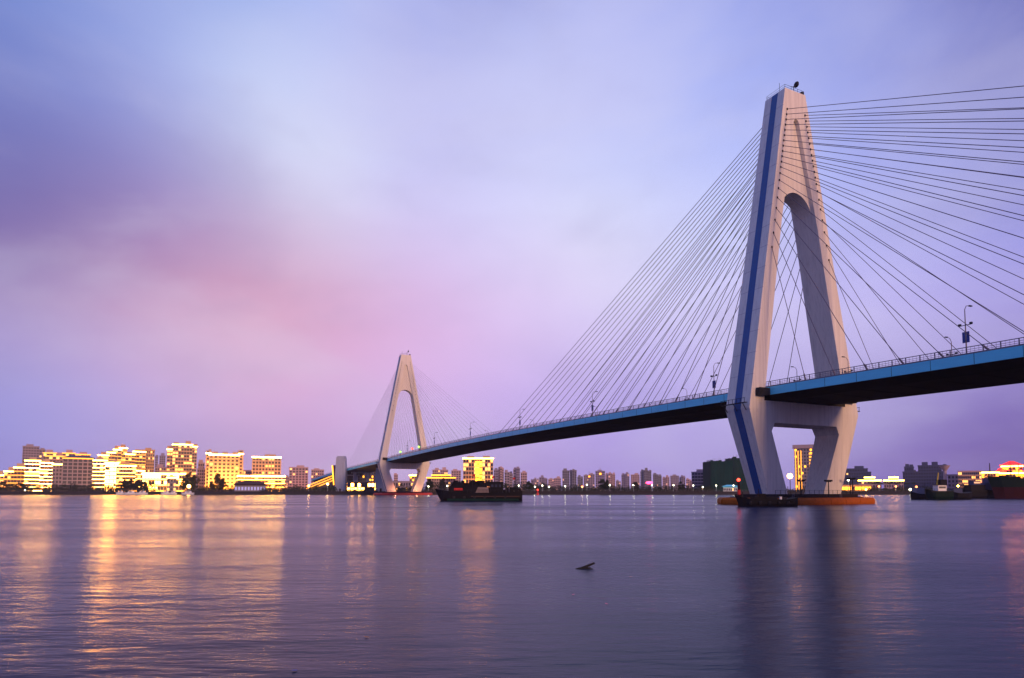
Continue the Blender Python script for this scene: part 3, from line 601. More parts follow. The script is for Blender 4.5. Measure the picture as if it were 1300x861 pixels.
for a, b, v, lb_ in [(549, 558.5, 597, 'left one of two joined pink towers above the gold-roofed hall'), (559, 568.5, 597, 'right one of two joined pink towers above the gold-roofed hall'), (573, 585, 598, 'pink tower with lit windows between gold-roofed hall and golden office'), (500, 505, 603, 'slim mauve tower seen inside the far tower crossbeam opening')]:
    bld('pink_tower', lb_, 'building', a, b, v, 950, 20, 'pink_wall', 4, 'grid', .06, glow=0)
gl = bld('golden_office_block', 'golden office block with blazing centre column of windows behind the barge', 'building', 588, 626, 582.5, 565, 22, 'cream_wall', 11, 'frame', .28, litm='E_win', cornice='E_hot', glow=330, piers=None, rooms=2, fh=3.4)
x0 = LX(gl, 603, 565); x1 = LX(gl, 612, 565); cc = MB()
for j in range(8): cc.box(x0, x1, -.6, -.14, 3.2+j*3.1, 5.4+j*3.1)
cc.build('lit_stairwell', 'E_yellow', gl, kind='stuff'); MB().box(LX(gl, 590, 565), LX(gl, 630, 565), -8, -.7, 0, 3.0).build('lit_arcade', 'E_yellow', gl)
# --- the far skyline, paler with distance
sky = [(627, 633, 597, 'slim pale tower touching the right side of the golden office'), (632.5, 639.5, 594.5, 'pale pink twin-topped tower just right of the golden office'), (640.5, 651, 600, 'wide lower pale block right of the twin-topped tower'), (651.5, 660, 595, 'pale tower with pointed roof room above the barge stern'), (661, 669, 600.5, 'square-topped mauve tower right of the pointed one'),
       (674, 684, 608.5, 'low hazy block near the red buoy, left'), (684.5, 695, 606.5, 'low hazy block above the red buoy'), (696, 712, 607.5, 'long low hazy block right of the red buoy'), (714, 723, 598, 'left half of the dark violet twin tower'), (723.5, 732, 597.5, 'right half of the dark violet twin tower'),
       (733, 740, 606, 'small hazy block in the dip after the violet twin tower'), (741, 755, 602.5, 'hazy block with spire and one golden window'), (756, 768, 598.5, 'broad flat-topped pink block right of the spired block'), (768.5, 781, 601.5, 'lower right wing of the broad flat-topped pink block'), (782, 788, 611, 'tiny hazy block in the widest gap of the skyline'),
       (789, 799, 602, 'hazy pink tower with small roof box, left of a pair'), (801, 812, 603, 'hazy pink tower with small roof box, right of a pair'), (813, 827, 597.5, 'tallest dark violet tower with arched top in the mid skyline'), (829, 840, 603, 'hazy pink block right of the arched violet tower'), (841, 850, 606, 'cream hazy block fourth left of the half-built frame'),
       (851, 862, 604.5, 'wide hazy pink block third left of the half-built frame'), (862.5, 870, 605.5, 'hazy stepped block second left of the half-built frame'), (871, 878, 609, 'low hazy block touching the half-built frame')]
for i, (a, b, v, lb_) in enumerate(sky):
    Yk = [1150, 1250, 1400][i % 3]; wm = ['lilac_wall', 'pink_wall', 'mauve_wall'][i % 3]
    if 'violet' in lb_: wm = 'grey_wall'; Yk = 1000
    if i < 5: Yk = 950
    w_ = b-a; bo = [None, [(a, a+w_*.45, v+1.3, 2), (a+w_*.45, b, v, 0)], [(a, a+w_*.6, v, 0), (a+w_*.6, b, v+1.8, 3)], [(a, a+w_*.3, v+1.6, 3), (a+w_*.3, a+w_*.7, v, 0), (a+w_*.7, b, v+1.1, 3)]][(i*7) % 4]
    o = bld('skyline_block', lb_, 'building', a, b, v, Yk, 24, wm, max(3, int((b-a)/2.2)), 'grid', .04, litm='E_dimwin', rooms=1, fh=3.6, bodies=bo)
    if 'spire' in lb_:
        H = zat(v, Yk)-ZL; MB().tube((0, 8, H), (0, 8, H+10), .8, .1).build('spire', 'mauve_wall', o); MB().box(-1.5, 2, -.6, -.2, H-6, H-3).build('golden_window', 'E_yellow', o)
# half-built frame and the netted blocks
bld('half_built_frame', 'half-built block with dark open floors and two work lamps left of the green netting', 'building', 878, 901.5, 600, 640, 18, 'lilac_wall', 6, 'band', .06, litm='E_yellow', band='lilac_wall', rooms=1)
def netted(u0, u1, vt, Y, label, seed):
    xc = (at(u0, Y)+at(u1, Y))/2; r = thing('netted_building', label, 'building', (xc, Y, ZL)); x0 = at(u0, Y)-xc; x1 = -x0; H = zat(vt, Y)-ZL
    MB().box(x0+.6, x1-.6, .6, 24, -1, H-1).build('concrete_core', 'dim_wall', r)
    rs = random.Random(seed); n = max(3, int((x1-x0)/2.6)); 
    for i in range(n):
        a = x0+i*(x1-x0)/n; b = a+(x1-x0)/n-.18; MB().box(a, b, -rs.uniform(.05, .4), .5, 0, H+rs.uniform(-.6, .9)).build('net_panel', 'green_net', r)
    for i in range(9):
        for xs, sg in ((x0, -1), (x1, 1)): MB().box(min(xs, xs+sg*.3), max(xs, xs+sg*.3), .6+i*2.6, .6+i*2.6+2.45, 0, H+rs.uniform(-.8, .8)).build('net_panel', 'green_net', r)
    sc = MB()
    for i in range(n*2): x = x0+i*(x1-x0)/(n*2); sc.tube((x, .5, H-1), (x, .5, H+rs.uniform(.8, 3.2)), .1, n=4)
    sc.build('scaffold_poles', 'dark_steel', r, kind='stuff')
netted(902.5, 931, 585, 600, 'broad building wrapped in dark green netting left of the near tower', 1); netted(932, 962, 581, 620, 'taller green-netted building partly behind the near tower leg', 2)
bld('site_hut_row', 'low blue-roofed site huts on the quay left of the near tower', 'hut', 918, 936, 619, 508, 5, 'white_paint', 8, 'grid', .1, roof='hip', roofm='fascia_blue', fh=2.6, rooms=0)
# --- seen through the near tower and right of it
hb = bld('piered_hotel_tower', 'slim tower with gold-lit pilasters seen between the feet of the near tower', 'hotel', 1009, 1048, 569, 600, 7, 'grey_wall', 10, 'grid', .12, litm='E_yellow', rooms=1, band='cream_wall')
x0 = LX(hb, 1010, 600)
for k in range(3): MB().box(x0+k*2.4, x0+k*2.4+.7, -.9, -.15, 0, zat(572, 600)-ZL).build('pilaster_light', 'E_orange', hb)
cc = MB()
for j in range(11): cc.box(LX(hb, 1028, 600), LX(hb, 1034, 600), -.5, -.14, 4+j*3.1, 5.6+j*3.1)
cc.build('lit_bays', 'E_orange', hb, kind='stuff')
MB().box(x0-2, -x0+1, -1.2, 6, zat(569, 600)-ZL, zat(564.5, 600)-ZL).build('crown_slab', 'mauve_wall', hb)
gb_ = thing('globe_lamp', 'large glowing globe lamp on a mast seen between the near tower feet', 'lamp', (at(1003, 560), 560, ZL)); MB().tube((0, 0, 0), (0, 0, zat(606, 560)-ZL), .3).build('mast', 'dark_steel', gb_); MB().ball((0, 0, zat(604.5, 560)-ZL), 2.3, 12, 8).build('globe', 'E_hot', gb_)
bld('blue_grey_complex', 'flat blue-grey complex right behind the right foot of the near tower', 'building', 1068, 1106, 600, 760, 30, 'blue_grey_wall', 12, 'grid', .03, bodies=[(1068, 1106, 600, 0), (1072, 1102, 595.5, 6)])
for a, b, lb_ in ((1090, 1118, 'left one of two gate halls with glowing double-tier cornices'), (1122, 1147, 'right one of two gate halls with glowing double-tier cornices')):
    bld('tiered_hall', lb_, 'hall', a, b, 610, 610, 16, 'lilac_wall', 8, 'grid', .15, bodies=[(a, b, 610.5, 0), (a+(b-a)*.28, b-(b-a)*.28, 606.5, 3)], cornice='E_hot', glow=90, rooms=0)
bld('lit_arcade_row', 'low arcade glowing orange just right of the near pile cap', 'shop', 1068, 1106, 617, 530, 8, 'orange_wall', 9, 'frame', .8, litm='E_yellow', glow=200, fh=5, rooms=0)
bld('dark_blue_complex', 'big dark blue slab-roofed complex left of the funnel-topped water tower', 'building', 1146, 1199, 599, 640, 30, 'blue_grey_wall', 16, 'grid', .02, bodies=[(1146, 1199, 599.5, 0), (1148, 1160, 593, 6), (1166, 1196, 591.5, 8)], rooms=2)
wt = thing('water_tower', 'white funnel-topped water tower beside the dark blue complex', 'water tower', (at(1200, 600), 600, ZL)); Hh = zat(591, 600)-ZL
MB().tube((0, 0, 0), (0, 0, Hh-4), 1.7, 1.5, 12).build('shaft', 'mauve_wall', wt); MB().tube((0, 0, Hh-5), (0, 0, Hh), 1.6, 4.6, 16).build('funnel_tank', 'mauve_wall', wt); MB().tube((0, 0, Hh), (0, 0, Hh+1.2), 2.6, 1.0, 12).build('lid', 'roof_dark', wt)
bld('pale_blank_block', 'pale blank-walled block between water tower and striped building', 'building', 1203, 1217, 603.5, 600, 18, 'lilac_wall', 3, lit=0, rooms=0)
bld('striped_office_block', 'office block with lit horizontal window stripes left of the golden palace', 'building', 1216.5, 1246, 599, 580, 18, 'pink_wall', 12, 'band', .35, litm='E_win', glow=150, band='cream_wall', rooms=0)
pal = bld('golden_palace_hotel', 'blazing golden palace with red tiled roofs behind the big ship', 'hotel', 1245, 1345, 600, 570, 26, 'orange_wall', 24, 'frame', .45, litm='E_yellow', bodies=[(1245, 1268, 600, 0), (1264, 1345, 601, 2), (1272, 1299, 592, 4)], cornice='E_hot', glow=900, gcol=(1, .38, .04), rooms=0)
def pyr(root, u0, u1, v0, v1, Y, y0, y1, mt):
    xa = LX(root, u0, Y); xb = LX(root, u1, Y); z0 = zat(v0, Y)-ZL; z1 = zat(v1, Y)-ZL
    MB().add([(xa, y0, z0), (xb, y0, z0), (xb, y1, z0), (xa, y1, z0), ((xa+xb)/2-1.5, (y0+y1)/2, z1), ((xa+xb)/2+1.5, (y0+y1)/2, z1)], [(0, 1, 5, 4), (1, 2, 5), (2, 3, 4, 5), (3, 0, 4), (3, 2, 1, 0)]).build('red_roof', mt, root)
pyr(pal, 1269, 1301, 590.5, 584.5, 570, 1, 26, 'E_roofglow'); pyr(pal, 1264, 1278, 598.5, 594, 570, -3, 10, 'E_roofglow'); pyr(pal, 1298, 1340, 598.5, 593.5, 570, -3, 10, 'E_roofglow')  # roof tiles emit red themselves, standing in for light on them
for (a, b, v, y_) in ((1269, 1301, 590.6, .9), (1264, 1278, 598.6, -3.1), (1298, 1340, 598.6, -3.1)):
    MB().box(LX(pal, a, 570), LX(pal, b, 570), y_-.3, y_, zat(v, 570)-ZL-.1, zat(v, 570)-ZL+.4).build('added_eaves_glow', 'E_added_red', pal)  # glowing red strips added along the eaves to redden the water reflection
MB().tube((LX(pal, 1256, 570), 6, zat(600, 570)-ZL), (LX(pal, 1256, 570), 6, zat(587, 570)-ZL), .5, .35).build('chimney', 'dark_steel', pal)
# red pavilion roof in the mid skyline
rp = thing('red_lit_canopy', 'small red glowing oval canopy above the trees in mid skyline', 'canopy', (at(824, 560), 560, ZL)); hz = zat(613, 560)-ZL
MB().ball((0, 0, hz), 3.0, 16, 8, (1, 1, .42)).build('red_dome', 'E_pink', rp); MB().tube((0, 0, 0), (0, 0, hz-1), .5).build('post', 'dark_steel', rp)

# ------------------------------------------------------------------ vegetation
def leaves(name, clumps, n_per, size, m_, parent=None, kind=None):     # clumps: (x, y, z, rx, rz)
    P = []
    for (x, y, z, rx, rz_), k in zip(clumps, n_per):
        d = rng.normal(size=(k, 3)); d /= np.linalg.norm(d, axis=1)[:, None]; rr_ = rng.uniform(.25, 1, k)**.5
        P.append(np.stack([x+d[:, 0]*rr_*rx, y+d[:, 1]*rr_*rx, z+d[:, 2]*rr_*rz_], 1))
    P = np.concatenate(P); n = len(P); a = rng.normal(size=(n, 3)); a /= np.linalg.norm(a, axis=1)[:, None]; b = np.cross(a, rng.normal(size=(n, 3))); b /= np.linalg.norm(b, axis=1)[:, None]
    sz = rng.uniform(.6, 1.3, n)[:, None]*size
    V = np.stack([P-a*sz, P+b*sz*.6, P+a*sz, P-b*sz*.6], 1).reshape(-1, 3); F = np.arange(4*n).reshape(n, 4)
    me = bpy.data.meshes.new(name); me.from_pydata(V.tolist(), [], F.tolist()); me.materials.append(M[m_]); o = bpy.data.objects.new(name, me); COL.objects.link(o)
    if parent: o.parent = parent
    if kind: o['kind'] = kind
    return o
def belt(u0, u1, Y, v_hi, name, lab, m_='leaf', jitter=1.6):
    x0, x1 = at(u0, Y), at(u1, Y); cl = []; x = x0; h0 = zat(v_hi, Y)-ZL
    while x < x1:
        h = h0*random.uniform(.55, 1.12); r = random.uniform(2.0, 3.2); cl.append((x, Y+random.uniform(-3, 3), ZL+h-r, r*1.15, r)); cl.append((x+random.uniform(-1, 1), Y+random.uniform(-2, 2), ZL+(h-r)*.45, r*1.2, max(1.5, (h-r)*.6))); x += random.uniform(1.3, 2.6)
    o = leaves(name, cl, [110]*len(cl), .42, m_, kind='stuff'); tag(o, lab, 'trees'); return o
belt(-60, 150, 510, 614, 'tree_belt', 'dark belt of waterfront trees below the left hotels'); belt(150, 200, 508, 611.5, 'tree_belt', 'taller dark trees behind the moored yachts')
belt(243, 300, 512, 615, 'tree_belt', 'low dark shrubs under the curved white tower'); belt(336, 428, 512, 616, 'tree_belt', 'dark trees from the red-roofed shed to the stair tower')
belt(440, 480, 508, 618.5, 'tree_belt', 'low bushes under the bridge end'); belt(503, 525, 512, 615, 'tree_belt', 'dark trees seen under the far tower crossbeam')
belt(534, 590, 512, 612, 'tree_belt', 'dark trees between far tower and barge'); belt(628, 700, 512, 612.5, 'tree_belt', 'dark trees right of the barge'); belt(700, 905, 512, 615.5, 'tree_belt', 'long dark line of trees below the mid skyline')
belt(1100, 1260, 514, 617.5, 'tree_belt', 'dark shrubs along the quay right of the near tower'); belt(995, 1070, 512, 618, 'tree_belt', 'low shrubs seen between the near tower feet')
def tree(u, Y, vt, wid, name, label, shape='round', group=None, m_='leaf'):
    H = zat(vt, Y)-ZL; r = thing(name, label, 'tree', (at(u, Y), Y, ZL), 0, group)
    t = MB(); t.tube((0, 0, -.2), (0, 0, H*.7), .045*H**.9, .08, 7)
    for k in range(6):
        a = random.uniform(0, 6.28); z = H*random.uniform(.3, .6); t.tube((0, 0, z), (wid*.4*math.cos(a), wid*.4*math.sin(a), z+H*.15), .1, .04, 5)
    t.build('trunk', 'bark', r); cl = []
    for k in range(26):
        f = random.random(); a = random.uniform(0, 6.28); z = H*(.22+.72*f)
        R = wid*.5*((1-f)**.7+.12) if shape == 'cone' else wid*.5*math.sin(math.pi*min(.97, .18+.8*f))**.6
        rr_ = R*random.uniform(.3, .85); c = H*random.uniform(.07, .11); cl.append((rr_*math.cos(a), rr_*math.sin(a), z, c*1.2, c))
    leaves('crown', cl, [90]*len(cl), .36, m_, r)
tree(240, 506, 598, 9, 'broad_tree', 'big dark broad tree right of the long waterfront hall'); tree(247, 508, 603, 8, 'broad_tree', 'second big dark tree leaning against the first one, right side'); tree(234, 507, 606, 7, 'broad_tree', 'smaller dark tree on the left of the big pair')
tree(276, 506, 601, 7.5, 'conifer_tree', 'dark pointed conifer before the curved white tower', 'cone'); tree(283, 508, 607, 8, 'conifer_tree', 'lower dark tree at the right foot of the conifer', 'cone'); tree(269, 508, 611, 7, 'conifer_tree', 'lower dark tree at the left foot of the conifer', 'cone')
tree(562, 510, 607, 6, 'conifer_tree', 'dark pointed tree before the gold-roofed hall', 'cone'); tree(545, 510, 608, 7, 'broad_tree', 'dark rounded tree at the left end of the gold-roofed hall'); tree(672, 512, 611, 8, 'broad_tree', 'dark rounded tree right of the barge stern')
tree(765, 512, 608.5, 9, 'broad_tree', 'tall dark tree under the broad flat-topped pink block'); tree(770, 513, 609, 7, 'broad_tree', 'dark tree touching the right side of the tall one in mid skyline'); tree(807, 512, 612, 7, 'broad_tree', 'dark tree just left of the red glowing canopy'); tree(864, 512, 612, 6, 'broad_tree', 'dark tree under the stepped hazy block')
tree(4, 509, 611, 9, 'broad_tree', 'dark tree at the left edge of the photograph'); tree(26, 509, 613, 9, 'broad_tree', 'dark bushy tree second from the left edge')
for i, (u, v, lb_) in enumerate([(158, 609, 'first'), (166, 608.5, 'second'), (175, 609.5, 'third'), (183, 611, 'fourth')]): tree(u, 510, v, 7, 'broad_tree', lb_+' from left of the dark trees behind the yachts')
def palm(u, Y, vt, label):
    H = zat(vt, Y)-ZL; r = thing('palm_tree', label, 'palm', (at(u, Y), Y, ZL), random.uniform(0, 3), 'palms before the gate halls'); MB().tube((0, 0, 0), (.3, 0, H*.85), .22, .15, 7).build('trunk', 'bark', r); f = MB()
    for k in range(13):
        a = k*2*math.pi/13; d = Vector((math.cos(a), math.sin(a), 0)); s = Vector((-d.y, d.x, 0)); p = Vector((.3, 0, H*.85)); L_ = random.uniform(2.2, 2.9); up = random.uniform(.2, 1.1); pts = [p, p+d*L_*.5+Vector((0, 0, up)), p+d*L_+Vector((0, 0, up-1.3))]
        for (A_, B_, w1, w2) in ((pts[0], pts[1], .12, .42), (pts[1], pts[2], .42, .05)): f.add([A_-s*w1, A_+s*w1, B_+s*w2, B_-s*w2], [(0, 1, 2, 3)])
    f.build('fronds', 'leaf', r)
for i, u in enumerate([1106, 1110.5, 1114, 1118.5, 1124, 1129, 1133.5, 1138, 1142, 1152, 1160]): palm(u, 520+3*(i % 3), 611.5+1.2*(i % 2), ['leftmost', 'second', 'third', 'fourth', 'fifth', 'sixth', 'seventh', 'eighth', 'ninth', 'tenth', 'rightmost'][i]+' palm from the left in the row before the gate halls')
# promenade lamps
def plamp(u, Y, v, label, m_='E_lamp', cat='street lamp', r0=.42):
    H = zat(v, Y)-ZL; r = thing('promenade_lamp', label, cat, (at(u, Y), Y, ZL), 0, 'lamps along the far promenade'); MB().tube((0, 0, 0), (0, 0, H), .1, .07, 6).build('pole', 'pale_concrete', r); MB().ball((0, 0, H+.3), r0, 8, 5).build('globe', m_, r)
    li = bpy.data.lights.new('lamp_light', 'POINT'); li.energy = 200; li.color = (.95, 1, .6); li.shadow_soft_size = .5; lo_ = bpy.data.objects.new('lamp_light', li); COL.objects.link(lo_); lo_.location = (0, -.9, H-.3); lo_.parent = r
lu = [(544, 618), (568, 617.5), (614, 618), (658.5, 617), (679, 618.5), (688.5, 617), (697, 618.5), (717.5, 618), (745, 616), (774, 616.5), (804, 616.5), (827.5, 616.5), (855, 616.5), (880, 617), (892, 619), (909, 617), (931, 617)]
where = ['right of the far tower', 'before the gold-roofed hall', 'above the barge middle', 'above the barge stern', 'first right of the barge', 'second right of the barge, above the red buoy', 'third right of the barge', 'under the violet twin tower', 'under the spired block', 'before the tall dark tree', 'under the hazy pink pair', 'beside the red canopy', 'under the cream hazy block', 'before the half-built frame, left', 'before the half-built frame, right', 'before the green netting', 'by the blue-roofed huts']
for (u, v), wv in zip(lu, where): plamp(u, 499.5, v, 'white promenade lamp '+wv)
plamp(32.5, 499.5, 623, 'low white lamp on the quay below the far-left hotel'); plamp(218+22, 500, 618, 'pinkish white glowing lamp beside the small pavilion', 'E_white', r0=1.3).__class__
for u, v, m_, lb_ in ((739, 618.5, 'E_sodium', 'orange lamp in the trees under the spired block'), (1115.5, 618, 'E_sodium', 'orange lamp among the palms, left one'), (1137, 618, 'E_sodium', 'orange lamp among the palms, right one'), (1163, 618.5, 'E_sodium', 'orange lamp right of the palms'), (1155, 622, 'E_lamp', 'low white lamp left of the moored boats'), (1216, 617.5, 'E_hot', 'warm lamp before the striped office block'), (1077, 610, 'E_lamp', 'strong white lamp right of the near tower foot'),
                      (392, 617.5, 'E_hot', 'warm lamp at the low end of the gold ramp roof'), (416, 615, 'E_white', 'white lamp under the gold ramp roof'), (1099, 622, 'E_hot', 'warm lamp at the quay below the left gate hall')):
    plamp(u, 503, v, lb_, m_, r0=.8)
for i, u in enumerate((43.5, 46.5, 49.5, 52.5)):
    r = tag(MB().ball((at(u, 497), 497, ZL+.7), .38, 8, 5).build('quay_light', 'E_white'), ['first', 'second', 'third', 'fourth'][i]+' of four small white lights in a row on the left quay', 'light', 'small lights on the left quay')

# ------------------------------------------------------------------ vessels
def hull(mb, Lh, B, D, bow=.25, sheer=.8, stern=.85, n=14, z0=-.5, flare=.75):
    vs = []; fs = []
    for i in range(n+1):
        f = i/n; x = -Lh/2+Lh*f; w_ = B/2*(math.sin(min(1, f/bow)*math.pi/2)**.8 if f < bow else (1-(1-stern)*max(0, (f-.8)/.2))); w_ = max(w_, .05)
        zt = D+sheer*(max(0, 1-f/.35)**2)+sheer*.5*max(0, (f-.75)/.25)**2; sh = 0 if f > .12 else (1-f/.12)*Lh*.04
        vs += [(x+sh, -w_*flare*.8, z0), (x+sh*.5, -w_*.95, D*.35), (x-sh, -w_, zt), (x-sh, w_, zt), (x+sh*.5, w_*.95, D*.35), (x+sh, w_*flare*.8, z0)]
    for i in range(n):
        for j in range(6): a = i*6+j; b = i*6+(j+1) % 6; fs.append((a, b, b+6, a+6))
    fs += [(5, 4, 3, 2, 1, 0), tuple(n*6+j for j in range(6))]
    mb.add(vs, fs); return mb
def ship(name, label, u0, u1, Y, D, B, hm, rz=0, sheer=.9, bow=.25):
    x0, x1 = at(u0, Y, 632), at(u1, Y, 632); r = thing(name, label, 'boat', ((x0+x1)/2, Y, 0), rz); Lh = abs(x1-x0); hull(MB(), Lh, B, D, bow, sheer).build('hull', hm, r, smooth=False); return r, Lh
r, Lh = ship('cargo_barge', 'dark loaded river barge with tarpaulins and red-flagged masts before the golden office', 556, 663, 197, 2.6, 6.5, 'hull_dark', sheer=1.3, bow=.12)
MB().box(-Lh*.36, Lh*.08, -2.7, 2.7, 2.3, 4.6).build('cargo_heap', 'hull_dark', r)
c_ = MB(); rs = random.Random(4)
for i in range(52):
    x = rs.uniform(-Lh*.35, Lh*.44); h = rs.uniform(.4, 1.9); z = 4.6 if x < Lh*.07 else 2.6; c_.box(x, x+rs.uniform(.6, 1.8), rs.uniform(-2.6, -1), rs.uniform(.5, 2.4), z+.003, z+h)
c_.build('deck_cargo', 'hull_dark', r, kind='stuff')
MB().box(Lh*.12, Lh*.27, -2.2, 2.4, 2.4, 5.7).build('deckhouse', 'hull_dark', r); MB().box(Lh*.11, Lh*.28, -2.5, 2.6, 5.7, 5.95).build('deckhouse_roof', 'hull_dark', r)
w_ = MB()
for i in range(3): w_.box(Lh*(.135+.045*i), Lh*(.16+.045*i), -2.26, -2.18, 4.3, 5.1)
w_.build('window', 'glass', r)
MB().add([(Lh*-.05, -3.1, 2.5), (Lh*.11, -3.1, 2.5), (Lh*.1, -2.75, 4.2), (Lh*-.02, -2.75, 4.3), (Lh*-.05, -2.6, 2.5), (Lh*.11, -2.6, 2.5)], [(0, 1, 2, 3), (0, 3, 4), (1, 5, 2), (4, 3, 2, 5)]).build('tarpaulin', 'tarp', r)
MB().ball((Lh*.40, -.6, 3.1), 1.6, 12, 6, (1.4, 1, .55)).build('tarpaulin', 'tarp', r, smooth=True)
MB().box(-Lh*.1, Lh*.47, -3.22, -3.15, 1.35, 1.6).build('red_rubbing_strake', 'rust', r); MB().box(-Lh*.38, Lh*.46, -3.2, -3.1, .15, .8).build('green_boot_stripe', 'boot_green', r)
MB().box(-Lh*.3, -Lh*.2, -2.78, -2.71, 3.3, 4.0).build('red_sheet', 'red_cloth', r)
for x, h in ((-.06, 8.5), (.17, 7.9), (.42, 7.5), (-.43, 6)):
    MB().tube((Lh*x, 0, 2.5), (Lh*x, 0, h), .07, n=6).build('mast', 'dark_steel', r)
    if x > -.2: MB().add([(Lh*x, 0, h-.1), (Lh*x-.9, .1, h-.35), (Lh*x-.8, .2, h-.9), (Lh*x, 0, h-.8)], [(0, 1, 2, 3)]).build('flag', 'red_cloth', r)
MB().tube((Lh*.33, 0, 4), (Lh*.46, 0, 7), .06).tube((Lh*-.06, 0, 7.8), (Lh*.12, 0, 5.2), .05).build('derrick_boom', 'dark_steel', r)
def ship_rail(r, x0, x1, y, z, h=.9, st=1.2):
    m_ = MB(); n_ = int((x1-x0)/st)
    for i in range(n_+1): m_.tube((x0+i*st, y, z), (x0+i*st, y, z+h), .035, n=4)
    m_.tube((x0, y, z+h), (x0+n_*st, y, z+h), .035, n=4).tube((x0, y, z+h*.55), (x0+n_*st, y, z+h*.55), .025, n=4); m_.build('guard_rail', 'dark_steel', r)
ship_rail(r, -Lh*.42, Lh*.46, -3.05, 2.6); ship_rail(r, Lh*.12, Lh*.26, -2.3, 5.95)
MB().tube((-Lh*.43, 0, 3.5), (-Lh*.06, 0, 8.3), .03, n=4).tube((Lh*.17, 0, 7.8), (Lh*.42, 0, 7.3), .03, n=4).tube((-Lh*.06, 0, 8.4), (Lh*.17, 0, 7.8), .03, n=4).build('rigging', 'dark_steel', r)
for k in range(6): MB().tube((-Lh*.3+k*Lh*.12, -3.42, 1.2), (-Lh*.3+k*Lh*.12, -3.2, 1.2), .42, n=10).build('tyre_fender', 'dark_steel', r)
# moored boat at the near pile cap
r, Lh = ship('work_boat', 'black work boat moored in front of the near tower foot', 936, 1009, 129.8, 1.45, 3.4, 'hull_dark', sheer=.8, bow=.3)
MB().box(-2.8, 1.9, -1.2, 1.2, 1.3, 1.95).build('cabin', 'hull_dark', r); MB().box(-1.6, -.4, -.8, .8, 1.95, 2.6).build('wheelhouse', 'hull_dark', r)
MB().box(-4.9, -4.7, -.1, .1, 1.9, 3.0).box(3.3, 4.0, -.5, .5, 1.35, 1.9).tube((-1.5, 0, 2.5), (-1.5, 0, 3.6), .06).build('deck_gear', 'dark_steel', r)
MB().box(2.3, 2.7, -1.3, -.9, 1.4, 2.0).build('white_drum', 'white_paint', r)
for k in range(5): MB().tube((-4+k*1.9, -1.72, .75), (-3.6+k*1.9, -1.72, .75), .32, n=8).build('tyre_fender', 'dark_steel', r)
bc = thing('red_beacon', 'red light beacon on a banded post left of the near tower foot', 'beacon', (at(939, 131), 131.6, 1.5))
MB().tube((0, 0, -1.6), (0, 0, 3.6), .28, .22, 8).build('post', 'hull_red', bc); MB().tube((0, 0, .9), (0, 0, 1.9), .34, .34, 8).build('red_band', 'red_cloth', bc); MB().ball((0, 0, 3.95), .34).build('lamp', 'E_red', bc)
# right-hand harbour craft
r, Lh = ship('tug_boat', 'dark green tug with white wheelhouse and short yellow derrick at right', 1176, 1206, 225, 3.1, 5, 'hull_green', sheer=.6)
MB().box(-.8, 2.2, -1.4, 1.4, 2.9, 5.1).build('wheelhouse', 'white_paint', r); MB().box(-.5, 1.9, -1.46, -1.4, 4.0, 4.7).build('window', 'glass', r); MB().box(-1.1, 2.5, -1.6, 1.6, 5.1, 5.3).build('roof', 'dark_steel', r); MB().box(.3, 2.6, -1.2, 1.2, 5.3, 7.1).build('funnel', 'hull_dark', r)
MB().tube((-.2, 0, 5.2), (.4, 0, 9.6), .28, .16, 6).build('derrick', 'yellow_paint', r); MB().box(-Lh/2+.3, Lh/2-.4, -2.6, -2.45, 2.75, 3.0).build('bulwark_cap', 'dark_steel', r)
ship_rail(r, -3.9, -1.0, -2.3, 3.0); ship_rail(r, 2.5, 4.0, -2.3, 3.0, st=.7)
r, Lh = ship('barge', 'low dark barge left of the green tug', 1157, 1177, 232, 2.0, 5, 'hull_dark'); MB().box(-1.8, 1.2, -1.3, 1.3, 1.8, 4.2).build('cabin', 'grey_wall', r); MB().tube((2, 0, 2), (2, 0, 6), .06).build('mast', 'dark_steel', r)
r, Lh = ship('barge', 'low dark barge right of the green tug', 1205, 1229, 230, 2.3, 5, 'hull_dark'); MB().box(-2.6, .6, -1.3, 1.3, 2.1, 4.0).build('cabin', 'blue_grey_wall', r); MB().tube((1.8, 0, 2), (1.8, 0, 5.6), .06).build('mast', 'dark_steel', r)
r, Lh = ship('fishing_boat', 'dark boat with stacked cabins between the low barge and the big ship', 1222, 1248, 262, 3.0, 6, 'hull_dark'); MB().box(-2, 4, -2, 2, 2.8, 5.6).build('cabin', 'hull_dark', r); MB().box(-.5, 2.5, -1.5, 1.5, 5.6, 7.2).build('wheelhouse', 'blue_grey_wall', r); MB().box(-.3, 2.3, -1.56, -1.5, 6.2, 6.8).build('window', 'E_dimwin', r); MB().tube((1, 0, 7.2), (1, 0, 10), .06).tube((-4, 0, 3), (-4, 0, 8), .07).tube((-4, 0, 7.8), (1, 0, 7), .03).build('mast', 'dark_steel', r)
r, Lh = ship('fishing_boat', 'dark boat with grey superstructure tucked under the big ship bow', 1244, 1268, 266, 3.4, 6, 'hull_dark'); MB().box(-3, 3.4, -2, 2, 3.2, 6.4).build('cabin', 'blue_grey_wall', r); MB().box(-1.5, 2.2, -1.6, 1.6, 6.4, 8.6).build('wheelhouse', 'blue_grey_wall', r); MB().box(-1.3, 2.0, -1.66, -1.6, 7.5, 8.1).build('window', 'glass', r); MB().tube((0, 0, 8.6), (0, 0, 11.5), .07).build('mast', 'dark_steel', r)
bs = thing('cargo_ship', 'big ship with dark green bulwarks over a red hull at the right edge', 'ship', (at(1262, 258, 632), 258, 0))
vs = []; nn_ = 16; Ls = 46
